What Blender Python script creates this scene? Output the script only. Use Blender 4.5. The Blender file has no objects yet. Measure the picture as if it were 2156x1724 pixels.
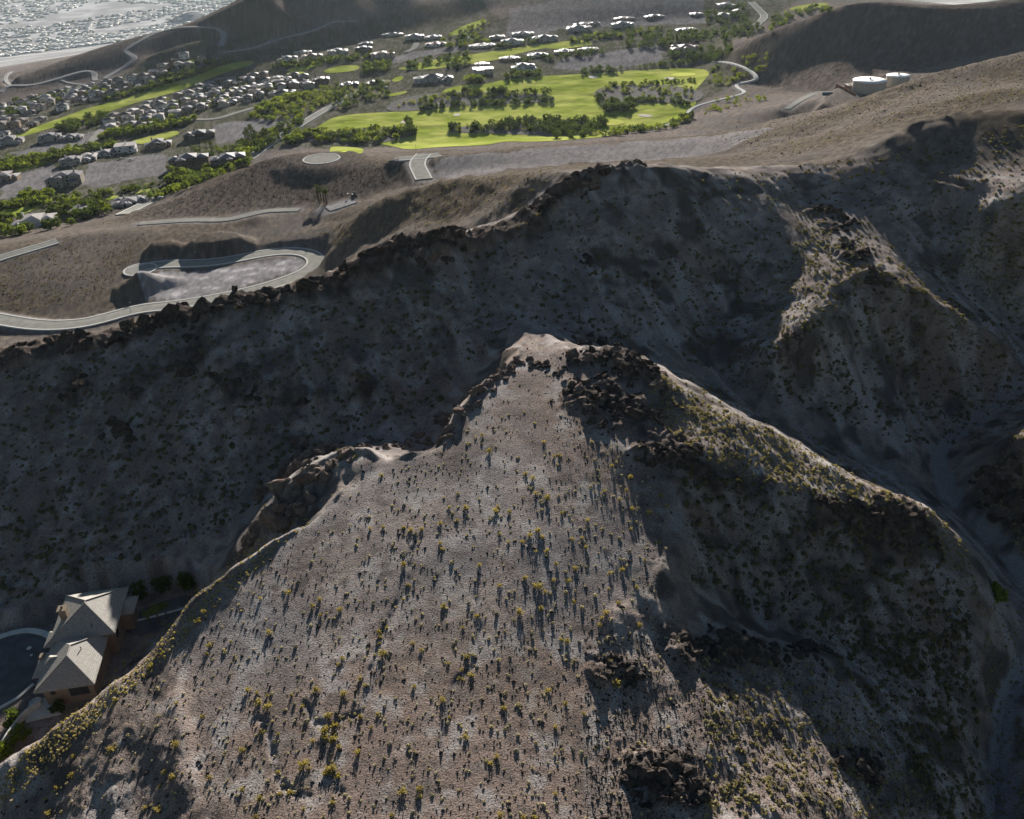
import bpy, bmesh, math, random, time
import numpy as np
from mathutils import Vector, Matrix
from mathutils.geometry import delaunay_2d_cdt
T0 = time.time()
random.seed(7)
RNG = np.random.default_rng(11)

# ------------------------------------------------------------------ camera, sky, sun, exposure
SC = bpy.context.scene
COL = SC.collection
CAMZ = 235.0
PITCH, ROLL = math.radians(32.5), math.radians(2.0)
W0, H0, F0 = 2155.0, 1724.0, 1773.0          # the photograph's frame and focal length, in its own pixels
_r0, _u0 = Vector((1, 0, 0)), Vector((0, math.sin(PITCH), math.cos(PITCH)))
FWD = Vector((0, math.cos(PITCH), -math.sin(PITCH)))
RIGHT = math.cos(ROLL) * _r0 - math.sin(ROLL) * _u0
UP = math.sin(ROLL) * _r0 + math.cos(ROLL) * _u0
cam_d = bpy.data.cameras.new('camera')
cam_d.sensor_fit = 'HORIZONTAL'
cam_d.sensor_width = 36.0
cam_d.lens = 36.0 * F0 / W0
cam_d.clip_start, cam_d.clip_end = 1.0, 60000.0
cam = bpy.data.objects.new('camera', cam_d)
COL.objects.link(cam)
cam.matrix_world = Matrix(((RIGHT.x, UP.x, -FWD.x, 0), (RIGHT.y, UP.y, -FWD.y, 0), (RIGHT.z, UP.z, -FWD.z, CAMZ), (0, 0, 0, 1)))
SC.camera = cam

SUN_EL, SUN_AZ = math.radians(14.5), math.radians(1.5)    # the sun stands ahead of the camera; azimuth from +Y towards +X
world = bpy.data.worlds.new('World')
SC.world = world
world.use_nodes = True
wn = world.node_tree.nodes
wn.clear()
_sky = wn.new('ShaderNodeTexSky'); _sky.sky_type = 'NISHITA'; _sky.sun_disc = False
_sky.sun_elevation = SUN_EL; _sky.sun_rotation = SUN_AZ
_sky.air_density, _sky.dust_density, _sky.ozone_density, _sky.altitude = 1.3, 0.2, 2.0, 800
_bg = wn.new('ShaderNodeBackground'); _bg.inputs['Strength'].default_value = 0.029
_wo = wn.new('ShaderNodeOutputWorld')
world.node_tree.links.new(_sky.outputs[0], _bg.inputs[0])
world.node_tree.links.new(_bg.outputs[0], _wo.inputs[0])
sun_d = bpy.data.lights.new('sun', 'SUN')
sun_d.energy, sun_d.angle, sun_d.color = 5.0, math.radians(0.53), (1.0, 0.945, 0.86)
sun = bpy.data.objects.new('sun', sun_d)
COL.objects.link(sun)
SUNV = Vector((math.sin(SUN_AZ) * math.cos(SUN_EL), math.cos(SUN_AZ) * math.cos(SUN_EL), math.sin(SUN_EL)))
sun.rotation_euler = SUNV.to_track_quat('Z', 'Y').to_euler()
sun.location = (0, 500, 400)
vs = SC.view_settings
vs.view_transform, vs.look, vs.gamma, vs.exposure = 'Standard', 'None', 1.0, 1.6
vs.use_curve_mapping = False
SC.cycles.max_bounces = 5
SC.cycles.diffuse_bounces = 2
SC.cycles.glossy_bounces = 2
SC.cycles.transmission_bounces = 2
SC.cycles.volume_bounces = 0
SC.cycles.transparent_max_bounces = 6
# ------------------------------------------------------------------ terrain: height field from ridge, valley and terrace lines
def ray(u, v):
    return FWD + RIGHT * ((u - W0 / 2) / F0) + UP * ((H0 / 2 - v) / F0)

def at_z(u, v, z):
    d = ray(u, v)
    if d.z > -0.03:
        d = Vector((d.x, d.y, -0.03))
    t = (z - CAMZ) / d.z
    return d.x * t, d.y * t, z

LINES = [
 # the hill in front: spine, canyon edge, outer parts
 [(1110,700,131),(1180,740,134.5),(1290,725,137),(1330,800,135.5),(1200,900,133.5),(1100,1100,131),(1050,1300,128.5),(1000,1500,127),(1000,1724,126.5),(1000,2000,126),(1000,2600,125)],
 [(-300,1800,100),(0,1605,114),(120,1520,117),(230,1430,120),(330,1350,122.5),(400,1270,124.5),(470,1215,126),(560,1150,127.5),(660,1080,129),(790,962,131),(920,937,132),(960,850,133.5),(1060,765,134),(1110,700,131)],
 [(-200,1900,100),(0,1740,110.3),(200,1724,116.8),(420,1680,122),(650,1724,125)],
 [(330,1350,122.5),(400,1450,122.8),(420,1680,122)],
 # spur to the right: silhouette, break of slope, nose
 [(1290,725,137),(1400,780,136),(1500,860,131),(1620,900,126),(1720,985,120.5),(1850,1045,115.5),(1960,1080,111.5),(2050,1180,105),(2090,1290,99),(2105,1400,94)],
 [(1330,940,133.2),(1480,960,130.2),(1600,1020,125),(1720,1070,120.2),(1830,1080,116),(1950,1100,111.6)],
 [(1330,940,133),(1400,960,131.5),(1430,1100,127.5),(1370,1270,125)],
 # bowl between the spurs
 [(1470,1235,119.5),(1530,1290,113.5),(1650,1328,107.5),(1800,1370,103),(1950,1440,97.5),(2080,1500,92)],
 # second spur
 [(1300,1270,127),(1370,1270,125),(1440,1310,122.5),(1540,1340,119.5),(1650,1370,115.5),(1750,1385,112),(1880,1500,106),(1960,1600,102),(2040,1724,98),(2080,1900,94)],
 [(1450,1724,122),(1620,1724,118),(1820,1724,111)],
 [(1450,1900,122),(1820,1900,112)],
 # wash on the right and the hill beyond it
 [(2300,800,100),(2155,860,97),(2060,900,95.5),(1980,955,93.5),(1975,1000,92.5),(2000,1060,91),(2060,1130,89.5),(2140,1210,88),(2210,1290,86.5),(2170,1400,86),(2110,1500,85.5),(2095,1724,83),(2090,2000,82)],
 [(2155,1480,90),(2165,1724,89)],
 [(2070,955,103),(2100,938,109),(2155,908,115.5),(2300,850,125),(2500,900,126)],
 [(2080,1100,93.5),(2155,1190,90.5),(2250,1260,90)],
 # canyon with the house
 [(-150,1440,98.2),(0,1420,99),(60,1470,99),(150,1400,100),(250,1310,101.5),(330,1290,102.5)],
 [(-150,1380,98.5),(0,1345,99.5),(100,1335,100)],
 [(-250,1330,99.5),(0,1300,101.5),(120,1290,102),(260,1245,103.5),(400,1205,105.5),(500,1120,108),(600,985,113),(720,925,116),(850,895,119),(950,830,121),(1050,745,126),(1110,700,131)],
 # drop behind the canyon edge of the hill in front (not seen)
 [(-300,1850,88),(0,1650,99),(120,1570,100),(230,1480,101),(330,1400,102.5),(400,1318,104.5),(470,1262,108),(530,1200,114),(620,1125,124.5),(720,1035,128),(800,978,129),(920,972,121),(965,890,121.5),(1060,795,125.5)],
 [(505,1165,117),(532,1133,121),(591,1054,124),(640,985,127),(690,968,128.5),(758,944,130.5),(785,945,131)],
 # the long ridge: crest
 [(-400,810,116),(-200,780,119),(0,745,122),(120,716,123.8),(240,701,125.5),(350,668,127),(480,650,129.6),(600,617,133),(700,588,136.6),(735,560,138.4),(830,507,142),(930,499,142.4),(1000,499,140.7),(1090,470,143),(1150,425,145),(1210,385,148),(1300,342,152),(1400,346,150),(1520,358,144.5),(1620,350,141.5),(1740,345,141),(1850,312,145.5),(1890,275,149.5),(1960,243,154),(2070,228,155),(2155,224,156),(2400,215,158)],
 # its hidden back
 [(-100,780,44),(0,768,45),(120,736,46),(240,722,46),(350,684,46),(480,662,46),(600,628,46),(700,598,48)],
 [(-200,830,72),(0,790,75),(240,738,80),(480,680,84),(700,618,87),(900,528,101),(1000,515,110),(1100,482,119),(1200,402,131)],
 [(1300,360,118),(1400,366,110),(1600,372,112),(1750,364,119),(1860,330,134)],
 # cirque and valley on the right of the saddle
 [(1110,700,131),(1250,720,127),(1420,780,118),(1500,830,112)],
 [(1630,500,133.5),(1596,563,127.8),(1555,612,123.5),(1522,654,119),(1498,711,114.8),(1500,770,111.5),(1570,850,107),(1640,910,104),(1800,975,97.5),(1960,1010,93)],
 # second spur of the ridge, its rib, the valley behind, the third spur
 [(1700,405,135.2),(1724,436,132.8),(1780,500,132.8),(1820,550,132),(1870,582,131),(1960,630,127.5),(2075,705,120.5),(2140,735,117),(2250,790,110)],
 [(1780,500,132.8),(1755,600,130.8),(1680,690,127),(1610,745,120.5),(1590,790,114.5)],
 [(1600,690,121.8),(1680,565,127.8)],
 [(1980,400,141),(1970,475,131),(1975,550,123.5),(2050,640,114),(2140,705,106),(2230,745,101)],
 [(2300,350,152),(2155,405,146),(2080,440,140.5),(2000,500,129.5)],
 [(1850,800,106),(1950,850,101.5),(2060,860,100)],
 # slopes behind the ridge, terraces, brown spur
 [(1230,372,146),(1190,358,136),(1000,372,110),(880,386,95),(760,440,76),(690,490,54)],
 [(1000,470,104),(900,470,92),(800,490,75)],
 [(900,331,60),(1000,319,62),(1150,308,62),(1300,300,62),(1420,290,62)],
 [(950,362,58),(1100,350,63),(1250,345,66),(1400,336,66),(1500,325,72),(1550,342,82)],
 [(900,338,25),(1000,330,25),(1150,319,25),(1300,309,28),(1420,299,34)],
 [(1420,290,60),(1500,284,61),(1600,262,68),(1700,235,82),(1800,208,98),(1900,175,112),(2000,143,122),(2155,108,130),(2400,60,140)],
 [(1600,310,85),(1700,290,95),(1800,265,108),(1900,235,119),(2050,197,130),(2155,182,135),(2400,160,145)],
 [(1500,294,25),(1620,268,30),(1720,243,38),(1800,215,45),(1900,180,50),(2155,118,62)],
 # loop road terrace, brown hill, dark hill behind
 [(270,570,40),(450,555,40),(690,525,41),(640,585,40),(420,615,39),(350,645,38.5),(200,690,37),(0,680,35),(-200,660,33)],
 [(690,470,42),(560,480,42),(560,440,40.5)],
 [(-200,560,36),(0,528,37.5),(130,499,41.5),(250,482,42.5),(330,500,42)],
 [(150,560,41),(50,620,37.5),(0,590,38)],
 [(330,440,28),(450,385,39),(540,337,47.5),(600,319,51),(680,331,51.5),(760,334,52),(845,345,54),(870,360,54)],
 [(200,470,24),(330,462,34),(450,455,37),(600,440,41.5),(700,428,43),(800,405,46),(850,382,50)],
 [(700,322,30),(800,330,28)],
 # golf valley and the housing left of it
 [(-200,500,8),(50,482,12),(150,470,12),(250,455,13),(400,395,7),(490,362,6),(560,318,5),(640,262,3),(740,190,2),(800,160,2)],
 [(660,285,2.5),(740,312,3),(900,300,2),(1200,285,2),(1350,268,3),(1450,240,6)],
 [(800,235,0),(1000,240,0),(1300,205,1),(1100,170,3),(1300,160,3),(1450,150,5),(1500,130,8)],
 [(0,440,5),(200,395,3)],[(-200,330,0),(0,330,0),(200,330,0),(400,300,0)],[(-200,250,-4),(0,250,-3),(300,230,-2),(600,180,0)],
 [(-200,225,-8),(0,215,-6),(200,190,-4)],
 [(800,120,5),(1000,100,9),(1200,80,12),(1450,60,14),(1600,80,12)],
 # far hills on the left
 [(-100,205,-12),(20,172,4),(100,140,14),(200,100,26),(330,63,38)],
 [(-100,235,-14),(0,202,-4),(60,188,-3),(150,175,-2),(235,160,0),(300,150,2)],
 [(280,112,28),(400,76,42),(470,61,48)],[(330,132,8),(420,116,10),(480,108,12)],
 [(-100,215,-40),(0,180,-40),(100,152,-40),(200,112,-40),(330,76,-40)],
 [(480,108,12),(600,105,10),(720,88,10),(820,72,12),(900,55,16),(1000,35,20),(1060,10,25)],
 [(620,50,38),(600,0,67),(600,-60,105),(700,-60,100)],[(820,20,39),(820,-30,70)],[(1000,0,40),(1000,-40,66)],
 [(430,42,55),(470,20,69),(540,-15,92),(600,-60,105)],[(430,60,-35),(400,70,-38)],
 [(-300,150,-350),(0,120,-350),(200,62,-350),(300,36,-350),(345,50,-350),(440,40,-350)],[(-300,60,-350),(0,20,-350),(300,-10,-350),(460,-20,-350)],
 # graded pads and the dark hill at the upper right
 [(1060,64,18),(1200,52,18),(1350,45,18),(1500,35,18)],[(1060,25,29),(1250,20,31),(1450,0,36)],[(1100,-20,48),(1450,-40,55)],
 [(1680,20,18),(1590,45,15)],[(1560,-20,25),(1750,-40,30)],
 [(1500,135,10),(1560,172,16),(1650,195,22),(1750,195,35),(1800,187,50),(1900,155,51),(2000,135,50),(2155,100,60),(2400,60,75)],
 [(1510,118,15),(1600,72,56),(1680,35,75),(1760,4,95),(1850,-5,102),(1950,10,96),(2050,12,95),(2155,-10,98),(2400,-40,115)],
 [(1600,85,16),(1760,28,18),(1850,20,20),(2000,32,40),(2155,20,50)],
 [(1740,217,50),(1790,200,50.5),(1840,190,51.5),(1640,225,40)],
]

GT = 0.0045                                   # cell of the log-polar solving grid (Laplace's equation keeps its form there)
TH0, TH1 = -math.radians(56), math.radians(56)
LR0, LR1 = math.log(28.0), math.log(11800.0)
NT, NR = int((TH1 - TH0) / GT) + 1, int((LR1 - LR0) / GT) + 1

def polar(x, y):
    return np.arctan2(x, y), 0.5 * np.log(np.maximum(x * x + y * y, 1.0))

def solve_heights():
    acc = np.zeros((NR, NT)); cnt = np.zeros((NR, NT))
    def put(x, y, z):
        t, l = polar(x, y)
        i = np.rint((l - LR0) / GT).astype(int); j = np.rint((t - TH0) / GT).astype(int)
        ok = (i >= 0) & (i < NR) & (j >= 0) & (j < NT)
        np.add.at(acc, (i[ok], j[ok]), z[ok]); np.add.at(cnt, (i[ok], j[ok]), 1)
    for ln in LINES:
        P = np.array([at_z(*p) for p in ln])
        if len(P) > 2:                         # round the polyline a little (Catmull-Rom)
            Q = np.vstack([2 * P[0] - P[1], P, 2 * P[-1] - P[-2]])
            out = []
            for k in range(1, len(Q) - 2):
                s = np.linspace(0, 1, 160)[:, None]
                a, b, c, d = Q[k - 1], Q[k], Q[k + 1], Q[k + 2]
                out.append(b + (c - b) * s + 0.35 * s * (1 - s) * ((c - a) * (1 - s) - (d - b) * s - (c - b) * (1 - 2 * s)))
            P = np.vstack(out)
        else:
            s = np.linspace(0, 1, 400)[:, None]
            P = P[0] + (P[1] - P[0]) * s
        put(P[:, 0], P[:, 1], P[:, 2])
    # distant plain
    tt = np.linspace(TH0, TH1, 900)
    for rr in (7500, 9000, 11000):
        put(rr * np.sin(tt), rr * np.cos(tt), np.full_like(tt, -350.0))
    levels = [(acc, cnt)]
    while min(levels[-1][0].shape) > 16:
        a, c = levels[-1]
        h, w = (a.shape[0] + 1) // 2 * 2, (a.shape[1] + 1) // 2 * 2
        A = np.zeros((h, w)); Cn = np.zeros((h, w))
        m = c > 0
        A[:a.shape[0], :a.shape[1]][m] = a[m] / c[m]; Cn[:a.shape[0], :a.shape[1]][m] = 1
        A = A.reshape(h // 2, 2, w // 2, 2).sum((1, 3)); Cn = Cn.reshape(h // 2, 2, w // 2, 2).sum((1, 3))
        levels.append((A, Cn))
    z = None
    for lv, (a, c) in enumerate(reversed(levels)):
        m = c > 0
        tgt = np.where(m, a / np.maximum(c, 1), 0)
        if z is None:
            z = np.full(a.shape, tgt[m].mean())
        else:
            z = np.repeat(np.repeat(z, 2, 0), 2, 1)[:a.shape[0], :a.shape[1]]
        for it in range(260 if a.size < 60000 else 120):
            p = np.pad(z, 1, mode='edge')
            z = 0.25 * (p[:-2, 1:-1] + p[2:, 1:-1] + p[1:-1, :-2] + p[1:-1, 2:])
            z[m] = tgt[m]
    for it in range(24):                       # take the knife edge off the lines
        p = np.pad(z, 1, mode='edge')
        z = 0.5 * z + 0.125 * (p[:-2, 1:-1] + p[2:, 1:-1] + p[1:-1, :-2] + p[1:-1, 2:])
    return z

ZG = solve_heights()
print('solve', round(time.time() - T0, 1))

def bilin(G, x, y):
    t, l = polar(x, y)
    fi = np.clip((l - LR0) / GT, 0, NR - 1.001); fj = np.clip((t - TH0) / GT, 0, NT - 1.001)
    i = fi.astype(int); j = fj.astype(int); a = fi - i; b = fj - j
    return (G[i, j] * (1 - a) + G[i + 1, j] * a) * (1 - b) + (G[i, j + 1] * (1 - a) + G[i + 1, j + 1] * a) * b

# ---- noise
_perm = np.random.default_rng(3).permutation(4096).astype(np.int64)
_grad = np.random.default_rng(4).uniform(0, 2 * np.pi, 4096)
_gx, _gy = np.cos(_grad), np.sin(_grad)
def perlin(x, y, seed=0):
    xi = np.floor(x).astype(np.int64); yi = np.floor(y).astype(np.int64)
    xf, yf = x - xi, y - yi
    def g(ix, iy, dx, dy):
        h = _perm[(_perm[(ix + seed * 131) & 4095] + iy) & 4095]
        return _gx[h] * dx + _gy[h] * dy
    u = xf * xf * xf * (xf * (xf * 6 - 15) + 10); v = yf * yf * yf * (yf * (yf * 6 - 15) + 10)
    a = g(xi, yi, xf, yf); b = g(xi + 1, yi, xf - 1, yf); c = g(xi, yi + 1, xf, yf - 1); d = g(xi + 1, yi + 1, xf - 1, yf - 1)
    return 1.5 * ((a * (1 - u) + b * u) * (1 - v) + (c * (1 - u) + d * u) * v)
def fbm(x, y, octs, seed=0, gain=0.5):
    s = 0; a = 1.0
    for k in range(octs):
        s = s + a * perlin(x * 2 ** k, y * 2 ** k, seed + k); a *= gain
    return s
def ridged(x, y, octs, seed=0, gain=0.5):
    s = 0; a = 1.0
    for k in range(octs):
        s = s + a * (1 - 2 * np.abs(perlin(x * 2 ** k, y * 2 ** k, seed + k))); a *= gain
    return s
def sstep(a, b, x):
    t = np.clip((x - a) / (b - a), 0, 1); return t * t * (3 - 2 * t)

def pt_seg(x, y, P):
    """distance from points to a polyline (N,2+), and the interpolated last column"""
    best = np.full(x.shape, 1e9); val = np.zeros(x.shape)
    P = np.asarray(P, float)
    for a, b in zip(P[:-1], P[1:]):
        dx, dy = b[0] - a[0], b[1] - a[1]
        L = dx * dx + dy * dy + 1e-9
        s = np.clip(((x - a[0]) * dx + (y - a[1]) * dy) / L, 0, 1)
        d = np.hypot(x - a[0] - s * dx, y - a[1] - s * dy)
        m = d < best
        best = np.where(m, d, best); val = np.where(m, a[-1] + s * (b[-1] - a[-1]), val)
    return best, val
# ------------------------------------------------------------------ local shaping of the field: roads, mounds, cuts
_lr = LR0 + GT * np.arange(NR); _th = TH0 + GT * np.arange(NT)
TG, LG = np.meshgrid(_th, _lr)
XG, YG = np.exp(LG) * np.sin(TG), np.exp(LG) * np.cos(TG)
DK = W0 / 2188.0                                # source pixels of the photograph -> frame units

def march(u, v, hf):
    """first point where the ray through source pixel (u, v) meets the ground"""
    u = np.atleast_1d(np.asarray(u, float)) * DK; v = np.atleast_1d(np.asarray(v, float)) * DK
    dx = (u - W0 / 2) / F0; dy = (H0 / 2 - v) / F0
    D = np.array(FWD)[None] + np.array(RIGHT)[None] * dx[:, None] + np.array(UP)[None] * dy[:, None]
    hz = np.hypot(D[:, 0], D[:, 1]); D = D / hz[:, None]
    r = np.exp(np.arange(math.log(34), math.log(11500), 0.0035))
    res = np.zeros((len(u), 3))
    for k in range(len(u)):
        x, y, z = D[k, 0] * r, D[k, 1] * r, CAMZ + D[k, 2] * r
        g = hf(x, y)
        below = np.nonzero(z < g)[0]
        i = below[0] if len(below) else len(r) - 1
        i = max(i, 1)
        a, b = z[i - 1] - g[i - 1], z[i] - g[i]
        s = a / (a - b) if a != b else 0
        rr = r[i - 1] + (r[i] - r[i - 1]) * np.clip(s, 0, 1)
        res[k] = D[k, 0] * rr, D[k, 1] * rr, CAMZ + D[k, 2] * rr
    return res

def H0f(x, y): return bilin(ZG, x, y)

def catmull(P, step=2.0):
    P = np.asarray(P, float)
    Q = np.vstack([2 * P[0] - P[1], P, 2 * P[-1] - P[-2]])
    out = []
    for k in range(1, len(Q) - 2):
        a, b, c, d = Q[k - 1], Q[k], Q[k + 1], Q[k + 2]
        n = max(2, int(np.linalg.norm((c - b)[:2]) / step))
        s = (np.arange(n) / n)[:, None]
        out.append(0.5 * (2 * b + (c - a) * s + (2 * a - 5 * b + 4 * c - d) * s ** 2 + (3 * b - a - 3 * c + d) * s ** 3))
    out.append(P[-1:])
    return np.vstack(out)

# roads: name, width, source pixels along the centre line, kerbs?, height given or None
ROADS = {
 'loop_road': (9.5, [(-60,672),(0,683),(93,697),(190,691),(250,673),(300,659),(352,656),(420,646),(484,634),(540,622),(601,604),(655,584),(679,565),(676,549),(655,538),(620,536),(569,541),(516,552),(463,561),(409,564),(345,565),(303,569),(283,580)], True, 39.5),
 'terrace_road': (10.0, [(906,384),(897,366),(890,352),(895,341),(906,330)], True, 56.0),
 'terrace_crossroad': (7.0, [(852,341),(872,340),(895,338),(920,336),(940,331)], True, 56.0),
 'boulevard': (9.0, [(262,459),(280,451),(325,429),(390,403),(461,373),(520,347),(585,302),(633,272),(697,234),(762,198),(827,172)], True, None),
 'lower_road': (7.0, [(300,478),(325,477),(406,471),(487,471),(520,463),(568,451),(640,449)], False, None),
 'west_road': (8.0, [(-40,566),(0,552),(60,535),(123,516)], True, None),
 'cart_path': (3.5, [(1525,131),(1562,135),(1603,151),(1617,170),(1575,179),(1576,188),(1592,199),(1548,211),(1484,229),(1457,254),(1406,274),(1365,282)], False, None),
 'tank_road': (6.0, [(1681,234),(1700,221),(1718,211),(1750,198),(1791,199)], False, None),
 'estate_street': (9.0, [(-25,226),(0,231),(35,238),(72,247)], False, None),
 'planted_street': (8.0, [(404,256),(461,255),(500,243),(540,232),(578,220),(620,205)], False, None),
 'village_street': (8.0, [(190,310),(205,290),(225,270),(240,258)], False, None),
 'hill_street': (9.0, [(868,112),(885,104),(890,92)], False, None),
 'valley_street': (10.0, [(1605,5),(1622,22),(1633,35),(1622,50),(1605,60)], True, None),
 'crest_path': (4.0, [(992,65),(1000,80),(1010,86)], False, None),
}
DIRT = {
 'hill_track': (9.0, [(0,198),(22,183),(67,183),(125,168),(156,158),(189,151),(203,156),(200,167),(205,173)]),
 'spur_track': (7.0, [(24,184),(12,172),(14,162),(24,154)]),
 'crest_track': (10.0, [(223,169),(256,149),(284,130),(287,120),(268,109),(301,87),(334,71),(379,60),(423,58),(465,60),(479,73),(472,100)]),
 'slope_track': (9.0, [(475,112),(536,104),(601,81),(640,73),(682,60),(712,47),(760,46)]),
 'side_track': (5.0, [(125,168),(140,176),(165,181),(185,182)]),
 'terrace_track': (12.0, [(700,448),(735,438),(755,430)]),
}
ROADW = {}
def lay_road(name, width, px, zfix):
    q = np.array(px, float)
    if zfix is None:
        P = march(q[:, 0], q[:, 1], H0f)
    else:
        P = np.array([at_z(a * DK, b * DK, zfix) for a, b in px])
    P = catmull(P, 3.0)
    for _ in range(12):
        P[1:-1] = 0.5 * P[1:-1] + 0.25 * (P[:-2] + P[2:])
    ROADW[name] = (P, width)
    return P
for nm, (w, px, kerb, zf) in ROADS.items(): lay_road(nm, w, px, zf)
for nm, (w, px) in DIRT.items(): lay_road(nm, w, px, None)
CUL = np.array(at_z(687 * DK, 340 * DK, 52.0))     # turning circle
CUL_R = 13.5

def flatten(P, half, fall):
    global ZG
    lo, hi = P[:, :2].min(0) - half - fall, P[:, :2].max(0) + half + fall
    m = (XG > lo[0]) & (XG < hi[0]) & (YG > lo[1]) & (YG < hi[1])
    if not m.any(): return
    d, z = pt_seg(XG[m], YG[m], P[::2] if len(P) > 40 else P)
    k = 1 - sstep(half, half + fall, d)
    ZG[m] = ZG[m] * (1 - k) + z * k
def blob(u, v, z, rx, ry, dz, sharp=2.0):
    """raise or lower the ground round a point"""
    global ZG
    c = at_z(u * DK, v * DK, z)
    e = ((XG - c[0]) / rx) ** 2 + ((YG - c[1]) / ry) ** 2
    ZG = ZG + dz * np.exp(-e ** (sharp / 2))
# mounds beside the loop road, dark blasted banks
blob(462, 513, 46, 20, 16, 7.0, 5.0)
blob(348, 519, 46, 10, 12, 6.0, 4.5)
blob(545, 462, 44, 9, 9, 2.5, 2.0)
for nm, (P, w) in ROADW.items():
    flatten(P, w * 0.5 + (2.0 if nm in ('loop_road', 'terrace_road') else 1.0), 5.0 if nm == 'loop_road' else 6.0)
k = 1 - sstep(CUL_R + 2, CUL_R + 32, np.hypot(XG - CUL[0], YG - CUL[1])); ZG = ZG * (1 - k) + CUL[2] * k
# flat ground inside the loop, hillock of spoil on it, the two cuttings of the upper road
LOOPIN = np.array([at_z(a * DK, b * DK, 39.6)[:2] for a, b in [(300,600),(345,580),(420,580),(520,566),(620,550),(655,556),(640,575),(560,600),(470,625),(380,640),(310,640)]])
def in_poly(x, y, P):
    x = np.asarray(x); y = np.asarray(y); c = np.zeros(x.shape, bool)
    j = len(P) - 1
    for i in range(len(P)):
        xi, yi, xj, yj = P[i][0], P[i][1], P[j][0], P[j][1]
        c ^= ((yi > y) != (yj > y)) & (x < (xj - xi) * (y - yi) / (yj - yi + 1e-12) + xi)
        j = i
    return c
m = in_poly(XG, YG, LOOPIN); ZG[m] = 39.7
_c = at_z(312 * DK, 608 * DK, 40)
_e = np.hypot((XG - _c[0]) / 1.15, YG - _c[1]); ZG = np.maximum(ZG, np.where(_e < 16, 39.6 + 9.0 * np.maximum(0, 1 - _e / 14.0), -9999))
_c2 = at_z(350 * DK, 604 * DK, 40)
_e = np.hypot((XG - _c2[0]) / 1.8, YG - _c2[1]); ZG = np.maximum(ZG, np.where(_e < 12, 39.6 + 4.0 * np.maximum(0, 1 - _e / 9.0), -9999))

# the house pad and turning circle in the canyon
def flat_poly(px, z, fall):
    global ZG
    P = np.array([at_z(a * DK, b * DK, z)[:2] for a, b in px])
    ring = np.vstack([P, P[:1]]); ring = np.hstack([ring, np.full((len(ring), 1), z)])
    d, _ = pt_seg(XG, YG, ring)
    d = np.where(in_poly(XG, YG, P), 0, d)
    k = 1 - sstep(0, fall, d)
    ZG = ZG * (1 - k) + z * k
    return P
flat_poly([(-60,1370),(60,1345),(120,1350),(180,1275),(270,1265),(390,1270),(440,1290),(350,1345),(240,1440),(120,1520),(-60,1620)], 100.0, 5.0)
flat_poly([(1760,222),(1790,190),(1850,168),(1950,152),(1960,185),(1900,215),(1800,228)], 51.0, 12.0)

_c = at_z(405 * 1.0, 23 * 1.0, -290)
_e = np.hypot((XG - _c[0]) / 1.25, YG - _c[1]); ZG = np.maximum(ZG, np.where(_e < 400, -352 + 66 * np.exp(-(_e / 115.0) ** 2 * 1.2), -9999))
# natural rough ground everywhere but in the developed valley
def world_poly(px, z):
    return np.array([at_z(a * DK, b * DK, z)[:2] for a, b in px])
DEV = world_poly([(-700,520),(0,478),(150,466),(235,462),(330,440),(420,405),(560,330),(610,312),(720,325),(850,322),(1000,312),(1150,304),(1300,298),(1430,282),(1480,240),(1560,205),(1600,175),(1525,133),(1600,85),(1700,25),(1800,-20),(1500,-10),(1240,52),(1070,66),(1030,40),(900,58),(820,75),(720,92),(600,108),(470,112),(300,154),(235,166),(150,180),(60,193),(0,206),(-700,300)], 4.0)
CREST = np.array([at_z(*p) for p in LINES[[i for i, l in enumerate(LINES) if l[0] == (-400,810,116)][0]]])
GRADED = [world_poly([(905,335),(1000,318),(1150,312),(1430,292),(1560,300),(1640,330),(1560,358),(1400,350),(1250,352),(1100,362),(960,372)], 64.0)]

def rough_mask(x, y):
    r = np.hypot(x, y)
    dev = in_poly(x, y, DEV)
    k = np.where(dev, 0.0, 1.0) * np.where(r > 2300, 0.15, 1.0)
    return k
ROUGH = rough_mask(XG, YG)
for nm, (P, w) in ROADW.items():
    lo, hi = P[:, :2].min(0) - 20, P[:, :2].max(0) + 20
    m = (XG > lo[0]) & (XG < hi[0]) & (YG > lo[1]) & (YG < hi[1])
    d, _ = pt_seg(XG[m], YG[m], P[::3]); ROUGH[m] = np.minimum(ROUGH[m], sstep(w * 0.5, w * 0.5 + 5, d))
ROUGH[in_poly(XG, YG, LOOPIN)] = 0.03
ROUGH[np.hypot(XG - CUL[0], YG - CUL[1]) < CUL_R + 2] = 0
for g in GRADED: ROUGH[in_poly(XG, YG, g)] *= 0.25
HOUSEPAD = world_poly([(-60,1360),(60,1335),(120,1345),(180,1265),(270,1255),(390,1262),(450,1290),(350,1350),(240,1450),(120,1530),(-60,1640)], 100.0)
ROUGH[in_poly(XG, YG, HOUSEPAD)] *= 0.03
for _ in range(6):
    p = np.pad(ROUGH, 1, mode='edge'); ROUGH = 0.5 * ROUGH + 0.125 * (p[:-2, 1:-1] + p[2:, 1:-1] + p[1:-1, :-2] + p[1:-1, 2:])
# slope and crest masks on the grid
_dr = np.exp(LG) * GT
SLOPE = np.hypot(np.gradient(ZG, axis=0) / _dr, np.gradient(ZG, axis=1) / _dr)
_d, _ = pt_seg(XG, YG, CREST)
_u = XG / np.maximum(YG, 1)
CRAG = np.exp(-(_d / 9.0) ** 2) * sstep(0.14, 0.04, _u) + 0.35 * np.exp(-(_d / 8.0) ** 2) * sstep(0.04, 0.14, _u)
CRAG = np.clip(CRAG, 0, 1)
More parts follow.
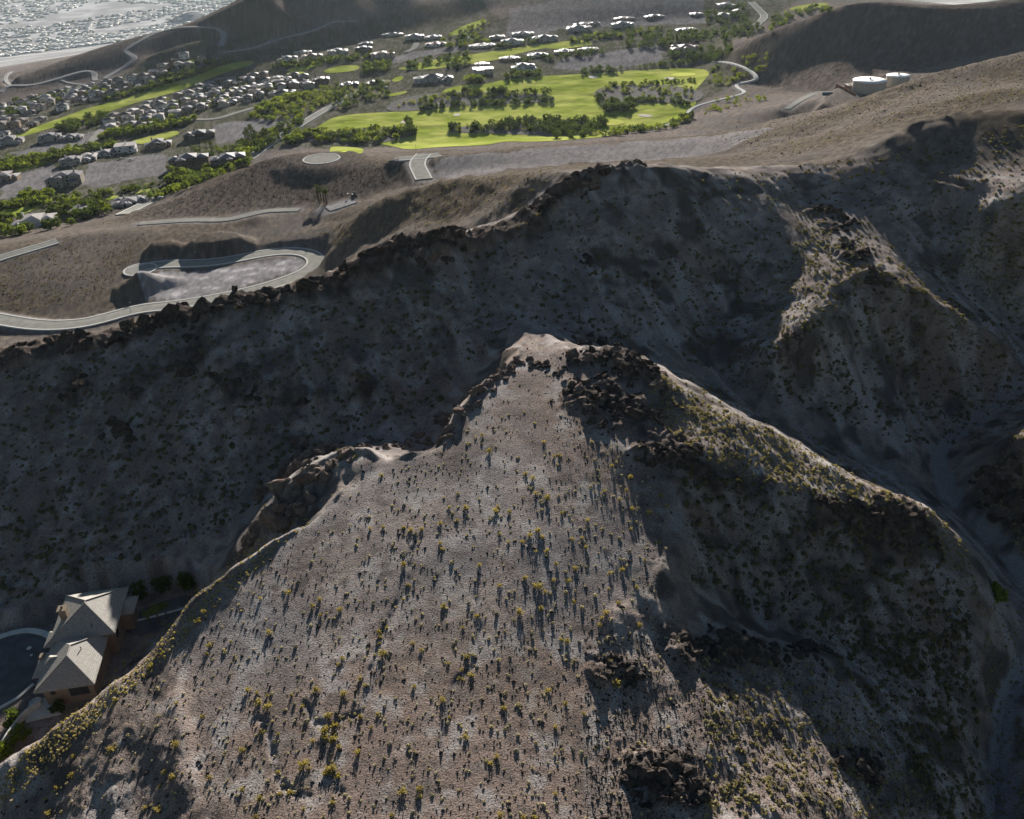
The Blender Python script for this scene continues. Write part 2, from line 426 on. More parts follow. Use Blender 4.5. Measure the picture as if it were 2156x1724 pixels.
# outcrops on the slopes (source pixel, radius)
OUTC = [(1450,975,9),(1520,1010,7),(1390,930,8),(1760,1110,6),(1900,1120,10),(1830,1130,9),(1960,1150,7),(1480,1390,6),(1560,1400,6),(1640,1400,5),(1420,1660,6),(1480,1700,5),(1380,1640,5),(1830,1640,4),(1300,1420,4),
        (1300,760,9),(1360,800,9),(1280,835,8),(1420,850,7),(1330,870,8),(1240,770,6),(1390,900,7),(1250,860,6),(1770,470,8),(1820,540,8),(1870,600,7),(1960,690,5),(1700,745,5),(1790,700,7),(2120,1050,9),(2160,1100,9),(520,830,10),(410,760,12),(300,820,10),(150,830,9),(640,850,8),(780,830,6),(1240,400,9),(1330,380,9)]
_P = march([o[0] for o in OUTC], [o[1] for o in OUTC], H0f)
OUTM = np.zeros_like(ZG)
for (a, b, c), o in zip(_P, OUTC):
    OUTM = np.maximum(OUTM, np.exp(-((XG - a) ** 2 + (YG - b) ** 2) / o[2] ** 2))
RILLS = [[(875,1175),(862,1267),(829,1325),(800,1400),(787,1458),(775,1517),(725,1542),(700,1592),(704,1650),(733,1692)],
         [(1017,1246),(1017,1325),(1020,1383),(1012,1421),(967,1458),(954,1525),(940,1600)],         [(562,1537),(583,1587),(604,1675),(650,1704)],[(642,1504),(683,1542),(715,1556)]]
RILL = np.zeros_like(ZG)
_near = (np.exp(LG) < 260)
for rl_ in RILLS:
    P = march([a for a, b in rl_], [b for a, b in rl_], H0f)
    P = catmull(P, 0.8); P[:, 0] += 0.9 * perlin(P[:, 0] / 3, P[:, 1] / 3, 77)
    d, _ = pt_seg(XG[_near], YG[_near], P)
    RILL[_near] = np.maximum(RILL[_near], np.exp(-(d / 0.5) ** 2))
print('shape', round(time.time() - T0, 1))

def noise_z(x, y):
    """relief below the scale of the solving grid, and the mask of bare dark rock"""
    r = np.hypot(x, y)
    rg = bilin(ROUGH, x, y); sl = bilin(SLOPE, x, y); cr = bilin(CRAG, x, y); oc = bilin(OUTM, x, y)
    st = sstep(0.18, 0.42, sl)
    lod = sstep(1100, 500, r)
    wx = x + 3.0 * perlin(x / 14, y / 14, 41); wy = y + 3.0 * perlin(x / 14, y / 14, 42)
    lod2 = sstep(900, 420, r)
    n = (0.2 + 0.8 * lod) * (0.35 + 1.3 * st) * perlin(wx / 31, wy / 31, 1) + (1 - lod2) * st * 5.0 * perlin(wx / 160, wy / 160, 4) + lod * (0.12 + 0.65 * st) * perlin(wx / 12, wy / 12, 2) + (1 - lod2) * st * 3.0 * perlin(wx / 70, wy / 70, 3)
    # gullies run down the slopes towards the camera
    g = (1 - 2 * np.abs(perlin((wx + 0.35 * wy) / 13, wy / 70, 5))) + 0.5 * (1 - 2 * np.abs(perlin((wx + 0.35 * wy) / 5.5, wy / 40, 6)))
    n = n + 0.8 * st * g * lod
    n = n + lod2 * ((0.035 + 0.20 * st) * perlin(x / 4.1, y / 4.1, 7) + (0.03 + 0.10 * st) * perlin(x / 1.7, y / 1.7, 8))
    near = r < 420
    f = np.zeros_like(n)
    f[near] = (0.02 + 0.06 * st[near]) * perlin(x[near] / 0.8, y[near] / 0.8, 9)
    n = n + f
    rl = bilin(RILL, x, y)
    n = n - 0.42 * rl * (0.65 + 0.6 * perlin(x / 2.2, y / 2.2, 78))
    # crags
    blk = (ridged(wx / 17, wy / 13, 4, 20, 0.5) - 0.2) * (0.7 + 0.8 * perlin(x / 30, y / 30, 28))
    rockm = np.clip(sstep(0.35, 0.75, cr + 0.35 * perlin(x / 7, y / 7, 25)) + 0.8 * sstep(0.45, 1.0, oc + 0.55 * perlin(x / 5, y / 5, 26) + 0.25 * perlin(x / 1.9, y / 1.9, 27)), 0, 1)
    terr = np.abs(((wx * 0.35 + wy * 0.2) % 3.2) / 3.2 - 0.5)
    n = n + rockm * (1.6 * blk + 1.0 * terr) * np.where(cr > 0.3, 1.3, 0.55)
    fx = perlin(x / 2.3, y / 2.3, 30)
    n = n + rockm * (0.9 * np.abs(fx) + 0.35 * np.abs(perlin(x / 1.0, y / 1.0, 31)))
    return n * rg, rockm * rg, rl * rg
def HN(x, y):
    x = np.atleast_1d(np.asarray(x, float)); y = np.atleast_1d(np.asarray(y, float))
    return bilin(ZG, x, y) + noise_z(x, y)[0]
def ground(x, y): return float(HN([x], [y])[0])
def hit(u, v): return march(u, v, HN)
# ------------------------------------------------------------------ materials
MATS = {}
def nodes_of(name):
    m = bpy.data.materials.new(name); m.use_nodes = True
    nt = m.node_tree; nt.nodes.clear()
    out = nt.nodes.new('ShaderNodeOutputMaterial'); b = nt.nodes.new('ShaderNodeBsdfPrincipled')
    nt.links.new(b.outputs[0], out.inputs[0])
    b.inputs['Roughness'].default_value = 0.95
    b.inputs['Specular IOR Level'].default_value = 0.0
    return m, nt, b
def nd(nt, kind, **kw):
    n = nt.nodes.new(kind)
    for k, v in kw.items():
        if k.startswith('i_'):
            key = k[2:]
            key = int(key) if key.isdigit() else key
            n.inputs[key].default_value = v
        else: setattr(n, k, v)
    return n
def mixc(nt, fac, a, b, mode='MIX'):
    n = nt.nodes.new('ShaderNodeMix'); n.data_type = 'RGBA'; n.blend_type = mode
    for sock, val in ((n.inputs[0], fac), (n.inputs[6], a), (n.inputs[7], b)):
        if isinstance(val, (int, float)): sock.default_value = val
        elif isinstance(val, tuple): sock.default_value = (*val[:3], 1)
        else: nt.links.new(val, sock)
    return n.outputs[2]
def noise(nt, vec, scale, detail=4, rough=0.55):
    n = nd(nt, 'ShaderNodeTexNoise', i_Scale=scale, i_Detail=detail, i_Roughness=rough)
    nt.links.new(vec, n.inputs['Vector']); return n.outputs['Fac']
def ramp(nt, fac, lo, hi):
    n = nd(nt, 'ShaderNodeMapRange'); n.interpolation_type = 'SMOOTHSTEP'
    n.inputs[1].default_value, n.inputs[2].default_value = lo, hi
    nt.links.new(fac, n.inputs[0]); return n.outputs[0]
def math_(nt, op, a, b=None):
    n = nd(nt, 'ShaderNodeMath', operation=op)
    for i, v in enumerate((a, b)):
        if v is None: continue
        if isinstance(v, (int, float)): n.inputs[i].default_value = v
        else: nt.links.new(v, n.inputs[i])
    return n.outputs[0]

def terrain_material():
    m, nt, b = nodes_of('desert_ground')
    P = nd(nt, 'ShaderNodeNewGeometry').outputs['Position']
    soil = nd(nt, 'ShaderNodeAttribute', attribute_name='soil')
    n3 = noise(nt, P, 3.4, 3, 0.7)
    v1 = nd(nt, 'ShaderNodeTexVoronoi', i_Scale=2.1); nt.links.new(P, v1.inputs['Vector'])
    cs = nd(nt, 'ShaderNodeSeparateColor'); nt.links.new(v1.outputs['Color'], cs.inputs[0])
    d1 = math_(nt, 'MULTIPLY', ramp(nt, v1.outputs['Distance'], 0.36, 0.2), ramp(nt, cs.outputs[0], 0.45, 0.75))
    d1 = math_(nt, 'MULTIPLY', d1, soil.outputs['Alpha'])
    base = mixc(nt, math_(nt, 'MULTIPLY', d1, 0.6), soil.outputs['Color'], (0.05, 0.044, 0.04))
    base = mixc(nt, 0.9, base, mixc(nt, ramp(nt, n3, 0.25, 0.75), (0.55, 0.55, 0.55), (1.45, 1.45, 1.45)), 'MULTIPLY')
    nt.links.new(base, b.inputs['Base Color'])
    h = math_(nt, 'ADD', math_(nt, 'MULTIPLY', n3, 0.5), math_(nt, 'MULTIPLY', d1, 0.16))
    bp = nd(nt, 'ShaderNodeBump', i_Distance=1.0, i_Strength=0.6)
    nt.links.new(h, bp.inputs['Height']); nt.links.new(bp.outputs[0], b.inputs['Normal'])
    return m
MAT_GROUND = terrain_material()

# ------------------------------------------------------------------ the terrain sheet, cut into its landforms
def build_terrain():
    dth = math.radians(0.103)
    th = np.arange(-math.radians(53), math.radians(53), dth)
    r1 = np.exp(np.arange(math.log(46), math.log(118), 0.0040)); r2 = np.exp(np.arange(math.log(118), math.log(335), 0.0033))
    r3 = np.exp(np.arange(math.log(335), math.log(2400), 0.0062)); r4 = np.exp(np.arange(math.log(2400), math.log(11200), 0.014))
    rr = np.concatenate([r1, r2, r3, r4])
    TH, R = np.meshgrid(th, rr)
    X, Y = R * np.sin(TH), R * np.cos(TH)
    xf, yf = X.ravel(), Y.ravel()
    nz, rockm, rl = noise_z(xf, yf)
    Z = bilin(ZG, xf, yf) + nz
    nr, nt = X.shape
    idx = np.arange(nr * nt).reshape(nr, nt)
    q = np.stack([idx[:-1, :-1], idx[:-1, 1:], idx[1:, 1:], idx[1:, :-1]], -1).reshape(-1, 4)
    cx = xf[q].mean(1); cy = yf[q].mean(1); cr = np.hypot(cx, cy); ca = np.degrees(np.abs(np.arctan2(cx, cy)))
    keep = (cr < 230) | (ca < 42) & (cr < 420) | (ca < 36)
    q, cx, cy, cr = q[keep], cx[keep], cy[keep], cr[keep]
    # masks
    grv = np.zeros_like(xf)
    xw = xf + 7 * perlin(xf / 16, yf / 16, 55) + 3 * perlin(xf / 5, yf / 5, 57); yw = yf + 14 * perlin(xf / 22, yf / 22, 56)
    for g in GRADED: grv = np.maximum(grv, in_poly(xw, yw, g) * 0.85)
    grv = np.maximum(grv, in_poly(xf, yf, LOOPIN) * 1.0)
    dev = in_poly(xf, yf, DEV)
    grv = np.maximum(grv, dev * 0.25)
    rtot = np.hypot(xf, yf)
    for nm in ROADW:
        P, w = ROADW[nm]
        lo, hi = P[:, :2].min(0) - 15, P[:, :2].max(0) + 15
        m = (xf > lo[0]) & (xf < hi[0]) & (yf > lo[1]) & (yf < hi[1])
        d, _ = pt_seg(xf[m], yf[m], P[::3])
        grv[m] = np.maximum(grv[m], (1 - sstep(w * 0.5 + 0.5, w * 0.5 + 6, d)) * (0.95 if nm in DIRT else 0.7))
    m = (xf > 60) & (yf < 260); d, _ = pt_seg(xf[m], yf[m], WASH); wsh = np.zeros_like(xf); wsh[m] = 1 - sstep(1.3, 2.6, d + 0.9 * perlin(xf[m] / 4, yf[m] / 4, 58))
    grv = np.maximum(grv, wsh)
    brown = np.where((rtot > 330) & ~dev, 1.0, 0.0) * (0.6 + 0.4 * sstep(-0.4, 0.3, perlin(xf / 60, yf / 60, 51)))
    brown = np.where(rtot < 330, 0.25 * sstep(0.0, 0.6, perlin(xf / 25, yf / 25, 52)), brown)
    brown = np.where(rtot > 800, brown * 0.4, brown)
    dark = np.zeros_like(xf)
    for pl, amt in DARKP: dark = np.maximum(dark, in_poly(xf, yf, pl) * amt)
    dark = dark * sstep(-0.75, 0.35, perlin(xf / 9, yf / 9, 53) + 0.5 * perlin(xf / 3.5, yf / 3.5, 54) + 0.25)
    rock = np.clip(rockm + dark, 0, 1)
    def lerp(A, B, t): return A + (np.asarray(B)[None] - A) * t[:, None]
    n1 = fbm(xf / 22, yf / 22, 3, 61); n2 = fbm(xf / 3.2, yf / 3.2, 3, 65, 0.6); n4 = fbm(xf / 75, yf / 75, 2, 70)
    base = lerp(np.tile([0.188, 0.168, 0.163], (len(xf), 1)), (0.240, 0.196, 0.175), sstep(-0.45, 0.5, n1))
    base = lerp(base, (0.200, 0.142, 0.112), 0.7 * sstep(-0.25, 0.5, n4 + 0.5 * sstep(125, 85, rtot)) * (rtot < 260))
    n6 = fbm(xf / 8.5, yf / 8.5, 3, 95, 0.6)
    base = lerp(base, (0.30, 0.280, 0.270), 0.65 * sstep(0.10, 0.75, n6 + 0.35 * n2) * (rtot < 345))
    base = lerp(base, (0.115, 0.098, 0.092), 0.6 * sstep(0.15, 0.8, -n6 + 0.3 * n2) * (rtot < 345))
    drain = np.exp(-(perlin((xf + 0.15 * yf + 2.5 * perlin(xf / 9, yf / 9, 97)) / 9.0, yf / 33, 96) / 0.045) ** 2) * (rtot < 260)
    base = lerp(base, (0.32, 0.30, 0.285), 0.45 * drain * sstep(-0.2, 0.4, n1))
    base = lerp(base, (0.28, 0.255, 0.235), 0.35 * sstep(0.15, 0.9, n2 + 0.5 * n1))
    base = lerp(base, (0.090, 0.080, 0.075), 0.6 * sstep(0.1, 0.9, -n2 + 0.4 * n1))
    sl_ = sstep(0.2, 0.45, bilin(SLOPE, xf, yf)) * (rtot < 345)
    scree = sstep(0.15, 0.6, fbm((xf + 0.35 * yf) / 5.0, yf / 38, 2, 81) + 0.35 * fbm(xf / 40, yf / 40, 2, 84))
    base = lerp(base, (0.34, 0.325, 0.315), 0.6 * scree * sl_)
    patch = sstep(0.12, 0.55, fbm(xf / 13, yf / 13, 3, 86, 0.6))
    base = lerp(base, (0.055, 0.048, 0.045), 0.8 * patch * sl_)
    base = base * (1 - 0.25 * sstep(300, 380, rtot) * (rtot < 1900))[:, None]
    bb = lerp(np.tile([0.060, 0.050, 0.042], (len(xf), 1)), (0.125, 0.102, 0.075), sstep(-0.4, 0.7, n2))
    base = base + (bb - base) * (np.clip(brown * (1 - grv), 0, 1) * 0.85)[:, None]
    town = lerp(np.tile([0.055, 0.058, 0.034], (len(xf), 1)), (0.120, 0.110, 0.092), sstep(-0.3, 0.5, n2 + 0.6 * n1))
    base = base + (town - base) * (dev * 0.95)[:, None]
    far = lerp(np.tile([0.26, 0.255, 0.255], (len(xf), 1)), (0.42, 0.415, 0.415), sstep(-0.35, 0.5, fbm(xf / 230, yf / 120, 3, 75)))  # pale ground of the plain, lightened further to stand in for haze
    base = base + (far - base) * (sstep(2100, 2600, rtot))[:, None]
    gg = lerp(np.tile([0.125, 0.117, 0.120], (len(xf), 1)), (0.200, 0.188, 0.190), sstep(-0.6, 0.8, n2 + 0.5 * n1))
    lots = np.zeros_like(xf)
    for g in LOTS: lots = np.maximum(lots, in_poly(xf + 0.5 * (xw - xf), yf + 0.5 * (yw - yf), g) * 0.95)
    grv2 = np.clip(np.maximum(np.where(dev, np.maximum(grv - 0.25, 0), grv), lots) + 0.75 * rl, 0, 1)
    base = base + (gg - base) * grv2[:, None]
    base = base + (np.array([[0.235, 0.225, 0.225]]) - base) * (0.8 * wsh)[:, None]
    lp = in_poly(xf, yf, LOOPIN); base[lp] = base[lp] * (1.35 + 0.9 * sstep(0.15, 0.5, perlin(xf[lp] / 13, yf[lp] / 5, 99)))[:, None]
    rkc = lerp(np.tile([0.042, 0.036, 0.033], (len(xf), 1)), (0.125, 0.098, 0.085), sstep(-0.5, 0.9, n2))
    base = base + (rkc - base) * rock[:, None]
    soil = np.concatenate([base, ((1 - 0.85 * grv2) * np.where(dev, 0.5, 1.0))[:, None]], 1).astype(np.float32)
    reg = np.full(len(q), 2)
    reg[in_poly(cx, cy, RIDGE_P)] = 1
    reg[in_poly(cx, cy, FRONT_P)] = 0
    reg[in_poly(cx, cy, DARKHILL_P)] = 3
    reg[(cr > 1150) & in_poly(cx, cy, FARHILL_P)] = 4
    reg[(reg == 2) & (cr > 2600)] = 5
    co = np.stack([xf, yf, Z], -1).astype(np.float32)
    for k, nm in enumerate(['foreground_hill', 'rocky_ridge', 'valley_terrain', 'dark_hill', 'far_hills', 'desert_plain']):
        f = q[reg == k]
        if not len(f): print('EMPTY region', nm); continue
        used = np.unique(f); mp = np.zeros(len(xf), np.int32); mp[used] = np.arange(len(used))
        me = mesh_from(nm, co[used], mp[f], quads=True)
        ca_ = me.color_attributes.new('soil', 'FLOAT_COLOR', 'POINT'); ca_.data.foreach_set('color', soil[used].ravel())
        me.polygons.foreach_set('use_smooth', np.ones(len(f), bool))
        me.materials.append(MAT_GROUND)
        o = bpy.data.objects.new(nm, me); COL.objects.link(o); o['kind'] = 'structure'
        print(nm, len(f))
def mesh_from(name, co, f, quads=None):
    me = bpy.data.meshes.new(name)
    f = np.asarray(f, np.int32); n = f.shape[1]
    me.vertices.add(len(co)); me.vertices.foreach_set('co', np.asarray(co, np.float32).ravel())
    me.loops.add(f.size); me.loops.foreach_set('vertex_index', f.ravel())
    me.polygons.add(len(f)); me.polygons.foreach_set('loop_start', (np.arange(len(f)) * n).astype(np.int32))
    me.update(calc_edges=True)
    return me
def zpoly(pts): return np.array([at_z(*p)[:2] for p in pts])
FRONT_P = zpoly([(-900,1900,98),(-250,1400,99),(60,1430,99.5),(150,1395,100),(260,1290,102),(330,1275,103),(400,1215,105.5),(540,1110,109),(700,985,113),(850,905,117),(950,830,121),(1050,745,126),(1110,700,131),(1250,720,127),(1420,780,118),(1500,820,112),(1570,850,108),(1640,910,104),(1800,975,97.5),(1960,1010,93),(2000,1060,91),(2060,1130,89.5),(2140,1210,88),(2210,1290,86.5),(2400,1700,84),(2600,3000,84),(1000,4500,120),(-900,3000,98)])
RIDGE_P = zpoly([(-900,1500,98),(-250,1400,99),(60,1430,99.5),(150,1395,100),(260,1290,102),(540,1110,109),(1110,700,131),(1500,820,112),(1960,1010,93),(2140,1210,88),(2400,1700,84),(2900,1200,100),(2800,400,150),(2400,225,145),(2155,232,143),(1960,250,143),(1860,330,134),(1750,364,119),(1600,372,112),(1400,366,110),(1300,360,118),(1200,402,131),(1100,482,119),(1000,515,110),(900,528,101),(700,605,88),(480,668,86),(240,735,80),(0,790,75),(-200,830,72),(-900,900,72)])
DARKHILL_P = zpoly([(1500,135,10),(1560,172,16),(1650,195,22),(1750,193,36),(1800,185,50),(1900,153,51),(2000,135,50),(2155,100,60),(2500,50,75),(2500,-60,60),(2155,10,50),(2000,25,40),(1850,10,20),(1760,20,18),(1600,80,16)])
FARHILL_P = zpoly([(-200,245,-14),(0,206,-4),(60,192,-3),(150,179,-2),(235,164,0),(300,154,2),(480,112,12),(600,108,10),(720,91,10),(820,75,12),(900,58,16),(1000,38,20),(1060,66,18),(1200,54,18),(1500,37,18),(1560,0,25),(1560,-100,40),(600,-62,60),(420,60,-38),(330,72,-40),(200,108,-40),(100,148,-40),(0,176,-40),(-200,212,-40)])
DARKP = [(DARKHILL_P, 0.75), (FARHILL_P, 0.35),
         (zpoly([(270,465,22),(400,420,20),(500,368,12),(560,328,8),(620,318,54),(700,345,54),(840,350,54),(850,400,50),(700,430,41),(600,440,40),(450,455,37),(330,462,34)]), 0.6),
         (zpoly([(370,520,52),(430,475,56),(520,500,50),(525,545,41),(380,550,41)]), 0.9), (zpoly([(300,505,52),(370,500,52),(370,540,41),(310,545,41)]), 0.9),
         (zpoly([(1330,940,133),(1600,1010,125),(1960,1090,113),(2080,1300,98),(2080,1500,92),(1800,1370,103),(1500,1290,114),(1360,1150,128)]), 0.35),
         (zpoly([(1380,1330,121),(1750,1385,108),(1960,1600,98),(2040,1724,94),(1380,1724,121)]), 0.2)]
WASH = catmull(np.array([at_z(*p) for p in [l for l in LINES if l[0] == (2300,800,100)][0]]), 2.0)
LOTS = [world_poly(p, 3.0) for p in (
    [(170,398),(190,345),(350,325),(362,375),(200,402)], [(0,432),(0,390),(110,345),(125,360),(80,420)], [(440,285),(460,262),(560,250),(640,250),(610,275),(540,300),(470,302)],
    [(1180,152),(1200,135),(1390,110),(1418,108),(1415,140),(1300,152)], [(820,132),(880,118),(1000,105),(1000,112),(900,128),(840,140)], [(20,322),(200,272),(230,275),(190,302),(60,337)])] \
    + [world_poly([(1080,62),(1090,25),(1500,0),(1510,38),(1200,50),(1120,70)], 24.0)]
build_terrain()
print('terrain', round(time.time() - T0, 1))
# ------------------------------------------------------------------ object helpers
def tag(o, label=None, cat=None, group=None, kind=None):
    if label: o['label'] = label
    if cat: o['category'] = cat
    if group: o['group'] = group
    if kind: o['kind'] = kind
    return o
def link(name, me, mat=None, parent=None, loc=None, rz=None, scale=None):
    if mat is not None and me is not None and not me.materials: me.materials.append(mat)
    o = bpy.data.objects.new(name, me); COL.objects.link(o)
    if parent is not None: o.parent = parent
    if loc is not None: o.location = loc
    if rz is not None: o.rotation_euler = (0, 0, rz) if not isinstance(rz, tuple) else rz
    if scale is not None: o.scale = scale if isinstance(scale, tuple) else (scale,) * 3
    return o
def empty(name, loc, rz=0.0, scale=1.0):
    o = bpy.data.objects.new(name, None); COL.objects.link(o)
    o.location = loc; o.rotation_euler = (0, 0, rz); o.scale = (scale,) * 3; o.empty_display_size = 0.5
    return o
class MB:
    def __init__(s): s.v = []; s.f = []
    def add(s, v, f):
        b = len(s.v); s.v += [tuple(p) for p in v]; s.f += [tuple(i + b for i in q) for q in f]; return s
    def box(s, x0, x1, y0, y1, z0, z1):
        return s.add([(x0,y0,z0),(x1,y0,z0),(x1,y1,z0),(x0,y1,z0),(x0,y0,z1),(x1,y0,z1),(x1,y1,z1),(x0,y1,z1)],
                     [(0,3,2,1),(4,5,6,7),(0,1,5,4),(1,2,6,5),(2,3,7,6),(3,0,4,7)])
    def hip(s, x0, x1, y0, y1, z, rise, th=0.25, gable=False):
        w, d = x1 - x0, y1 - y0; k = 0.0 if gable else 1.0
        cx, cy = (x0 + x1) / 2, (y0 + y1) / 2
        if w >= d: a, b = (x0 + k * d / 2, cy), (x1 - k * d / 2, cy)
        else: a, b = (cx, y0 + k * w / 2), (cx, y1 - k * w / 2)
        if abs(a[0] - b[0]) + abs(a[1] - b[1]) < 0.05:
            a, b = (cx - 0.03, cy), (cx + 0.03, cy)
        v = [(x0,y0,z-th),(x1,y0,z-th),(x1,y1,z-th),(x0,y1,z-th),(x0,y0,z),(x1,y0,z),(x1,y1,z),(x0,y1,z),(*a,z+rise),(*b,z+rise)]
        f = [(0,3,2,1),(0,1,5,4),(1,2,6,5),(2,3,7,6),(3,0,4,7)]
        f += [(4,5,9,8),(5,6,9),(6,7,8,9),(7,4,8)] if w >= d else [(4,5,8),(5,6,9,8),(6,7,9),(7,4,8,9)]
        return s.add(v, f)
    def tube(s, a, b, r0, r1, n=6):
        a, b = Vector(a), Vector(b); d = (b - a).normalized()
        x = d.orthogonal().normalized(); y = d.cross(x); base = len(s.v)
        for p, r in ((a, r0), (b, r1)):
            for k in range(n):
                t = 2 * math.pi * k / n; s.v.append(tuple(p + (x * math.cos(t) + y * math.sin(t)) * r))
        for k in range(n):
            j = (k + 1) % n; s.f.append((base + k, base + j, base + n + j, base + n + k))
        s.f.append(tuple(base + n + k for k in range(n))); s.f.append(tuple(base + k for k in reversed(range(n))))
        return s
    def lathe(s, prof, n=24, cx=0, cy=0):
        base = len(s.v)
        for r, z in prof:
            for k in range(n):
                t = 2 * math.pi * k / n; s.v.append((cx + r * math.cos(t), cy + r * math.sin(t), z))
        for i in range(len(prof) - 1):
            for k in range(n):
                j = (k + 1) % n; s.f.append((base + i*n + k, base + i*n + j, base + (i+1)*n + j, base + (i+1)*n + k))
        return s
    def mesh(s, name, smooth=False):
        me = bpy.data.meshes.new(name); me.from_pydata(s.v, [], s.f); me.update()
        if smooth: me.polygons.foreach_set('use_smooth', np.ones(len(me.polygons), bool))
        return me
    def build(s, name, mat, parent=None, smooth=False, **kw):
        return link(name, s.mesh(name, smooth), mat, parent, **kw)

def simple_mat(name, c1, c2, scale=0.6, rough=0.9, spec=0.0, bump=0.0, bscale=None, detail=3, obj=False):
    m, nt, b = nodes_of(name)
    P = nd(nt, 'ShaderNodeTexCoord').outputs['Object'] if obj else nd(nt, 'ShaderNodeNewGeometry').outputs['Position']
    n = noise(nt, P, scale, detail, 0.6)
    nt.links.new(mixc(nt, ramp(nt, n, 0.3, 0.7), c1, c2), b.inputs['Base Color'])
    b.inputs['Roughness'].default_value = rough; b.inputs['Specular IOR Level'].default_value = spec
    if bump:
        bp = nd(nt, 'ShaderNodeBump', i_Strength=bump, i_Distance=0.3)
        nt.links.new(noise(nt, P, bscale or scale * 4, 4, 0.65), bp.inputs['Height']); nt.links.new(bp.outputs[0], b.inputs['Normal'])
    return m
def leaf_mat(name, c1, c2, trans=0.45, scale=0.25):
    m, nt, b = nodes_of(name)
    nt.nodes.remove(b)
    oi = nd(nt, 'ShaderNodeObjectInfo'); P = nd(nt, 'ShaderNodeNewGeometry')
    n = noise(nt, P.outputs['Position'], scale, 3, 0.6)
    t = math_(nt, 'ADD', math_(nt, 'MULTIPLY', oi.outputs['Random'], 0.5), math_(nt, 'MULTIPLY', ramp(nt, n, 0.3, 0.7), 0.5))
    c = mixc(nt, t, c1, c2)
    d = nd(nt, 'ShaderNodeBsdfDiffuse'); tr = nd(nt, 'ShaderNodeBsdfTranslucent'); mx = nd(nt, 'ShaderNodeMixShader', i_0=trans)
    nt.links.new(c, d.inputs[0]); nt.links.new(mixc(nt, 1.0, c, (1.25, 1.2, 0.6), 'MULTIPLY'), tr.inputs[0])
    nt.links.new(d.outputs[0], mx.inputs[1]); nt.links.new(tr.outputs[0], mx.inputs[2])
    out = [k for k in nt.nodes if k.type == 'OUTPUT_MATERIAL'][0]; nt.links.new(mx.outputs[0], out.inputs[0])
    return m

def drape(name, poly, mat, off, step=6.0, kind='structure', zf=None):
    """sheet over the ground inside a world polygon"""
    poly = np.asarray(poly, float)[:, :2]
    ring = []
    for a, b in zip(poly, np.roll(poly, -1, 0)):
        n = max(1, int(np.linalg.norm(b - a) / step)); ring += [a + (b - a) * k / n for k in range(n)]
    ring = np.array(ring); lo, hi = ring.min(0), ring.max(0)
    gx, gy = np.meshgrid(np.arange(lo[0], hi[0], step), np.arange(lo[1], hi[1], step))
    g = np.stack([gx.ravel(), gy.ravel()], -1)
    if len(g):
        ins = in_poly(g[:, 0], g[:, 1], ring); g = g[ins]
        if len(g):
            rr = np.hstack([np.vstack([ring, ring[:1]]), np.zeros((len(ring) + 1, 1))])
            d, _ = pt_seg(g[:, 0], g[:, 1], rr); g = g[d > step * 0.4]
    pts = [Vector(p) for p in ring] + [Vector(p) for p in g]
    n = len(ring)
    vv, _, ff, *_ = delaunay_2d_cdt(pts, [(k, (k + 1) % n) for k in range(n)], [list(range(n))], 1, 1e-4)
    v = np.array([(p.x, p.y) for p in vv])
    z = (HN(v[:, 0], v[:, 1]) if zf is None else np.full(len(v), zf)) + off
    me = bpy.data.meshes.new(name); me.from_pydata(np.hstack([v, z[:, None]]).tolist(), [], [tuple(reversed(f)) if False else tuple(f) for f in ff]); me.update()
    me.polygons.foreach_set('use_smooth', np.ones(len(me.polygons), bool))
    o = link(name, me, mat); o['kind'] = kind
    return o
def smooth_ring(P, it=2):
    P = np.asarray(P, float)
    for _ in range(it):
        Q = np.roll(P, -1, 0); P = np.stack([0.75 * P + 0.25 * Q, 0.25 * P + 0.75 * Q], 1).reshape(-1, P.shape[1])
    return P
def px_poly(px, it=2): return smooth_ring(march([p[0] for p in px], [p[1] for p in px], H0f)[:, :2], it)
def fast_hit(px, rough=True):
    """ground points under many source pixels: march on a coarse table of rays"""
    px = np.asarray(px, float); u = px[:, 0] * DK; v = px[:, 1] * DK
    D = np.array(FWD)[None] + np.array(RIGHT)[None] * ((u - W0 / 2) / F0)[:, None] + np.array(UP)[None] * ((H0 / 2 - v) / F0)[:, None]
    D /= np.hypot(D[:, 0], D[:, 1])[:, None]
    r = np.full(len(px), 45.0); done = np.zeros(len(px), bool)
    for it in range(1000):
        x, y, z = D[:, 0] * r, D[:, 1] * r, CAMZ + D[:, 2] * r
        done |= z <= bilin(ZG, x, y)
        if done.all(): break
        r = np.where(done, r, r * 1.006)
    lo_ = r / 1.006; hi_ = r
    for it in range(6):
        mid = 0.5 * (lo_ + hi_); x, y, z = D[:, 0] * mid, D[:, 1] * mid, CAMZ + D[:, 2] * mid
        b = z <= bilin(ZG, x, y); hi_ = np.where(b, mid, hi_); lo_ = np.where(b, lo_, mid)
    x, y = D[:, 0] * hi_, D[:, 1] * hi_
    return np.stack([x, y, HN(x, y) if rough else bilin(ZG, x, y)], -1)
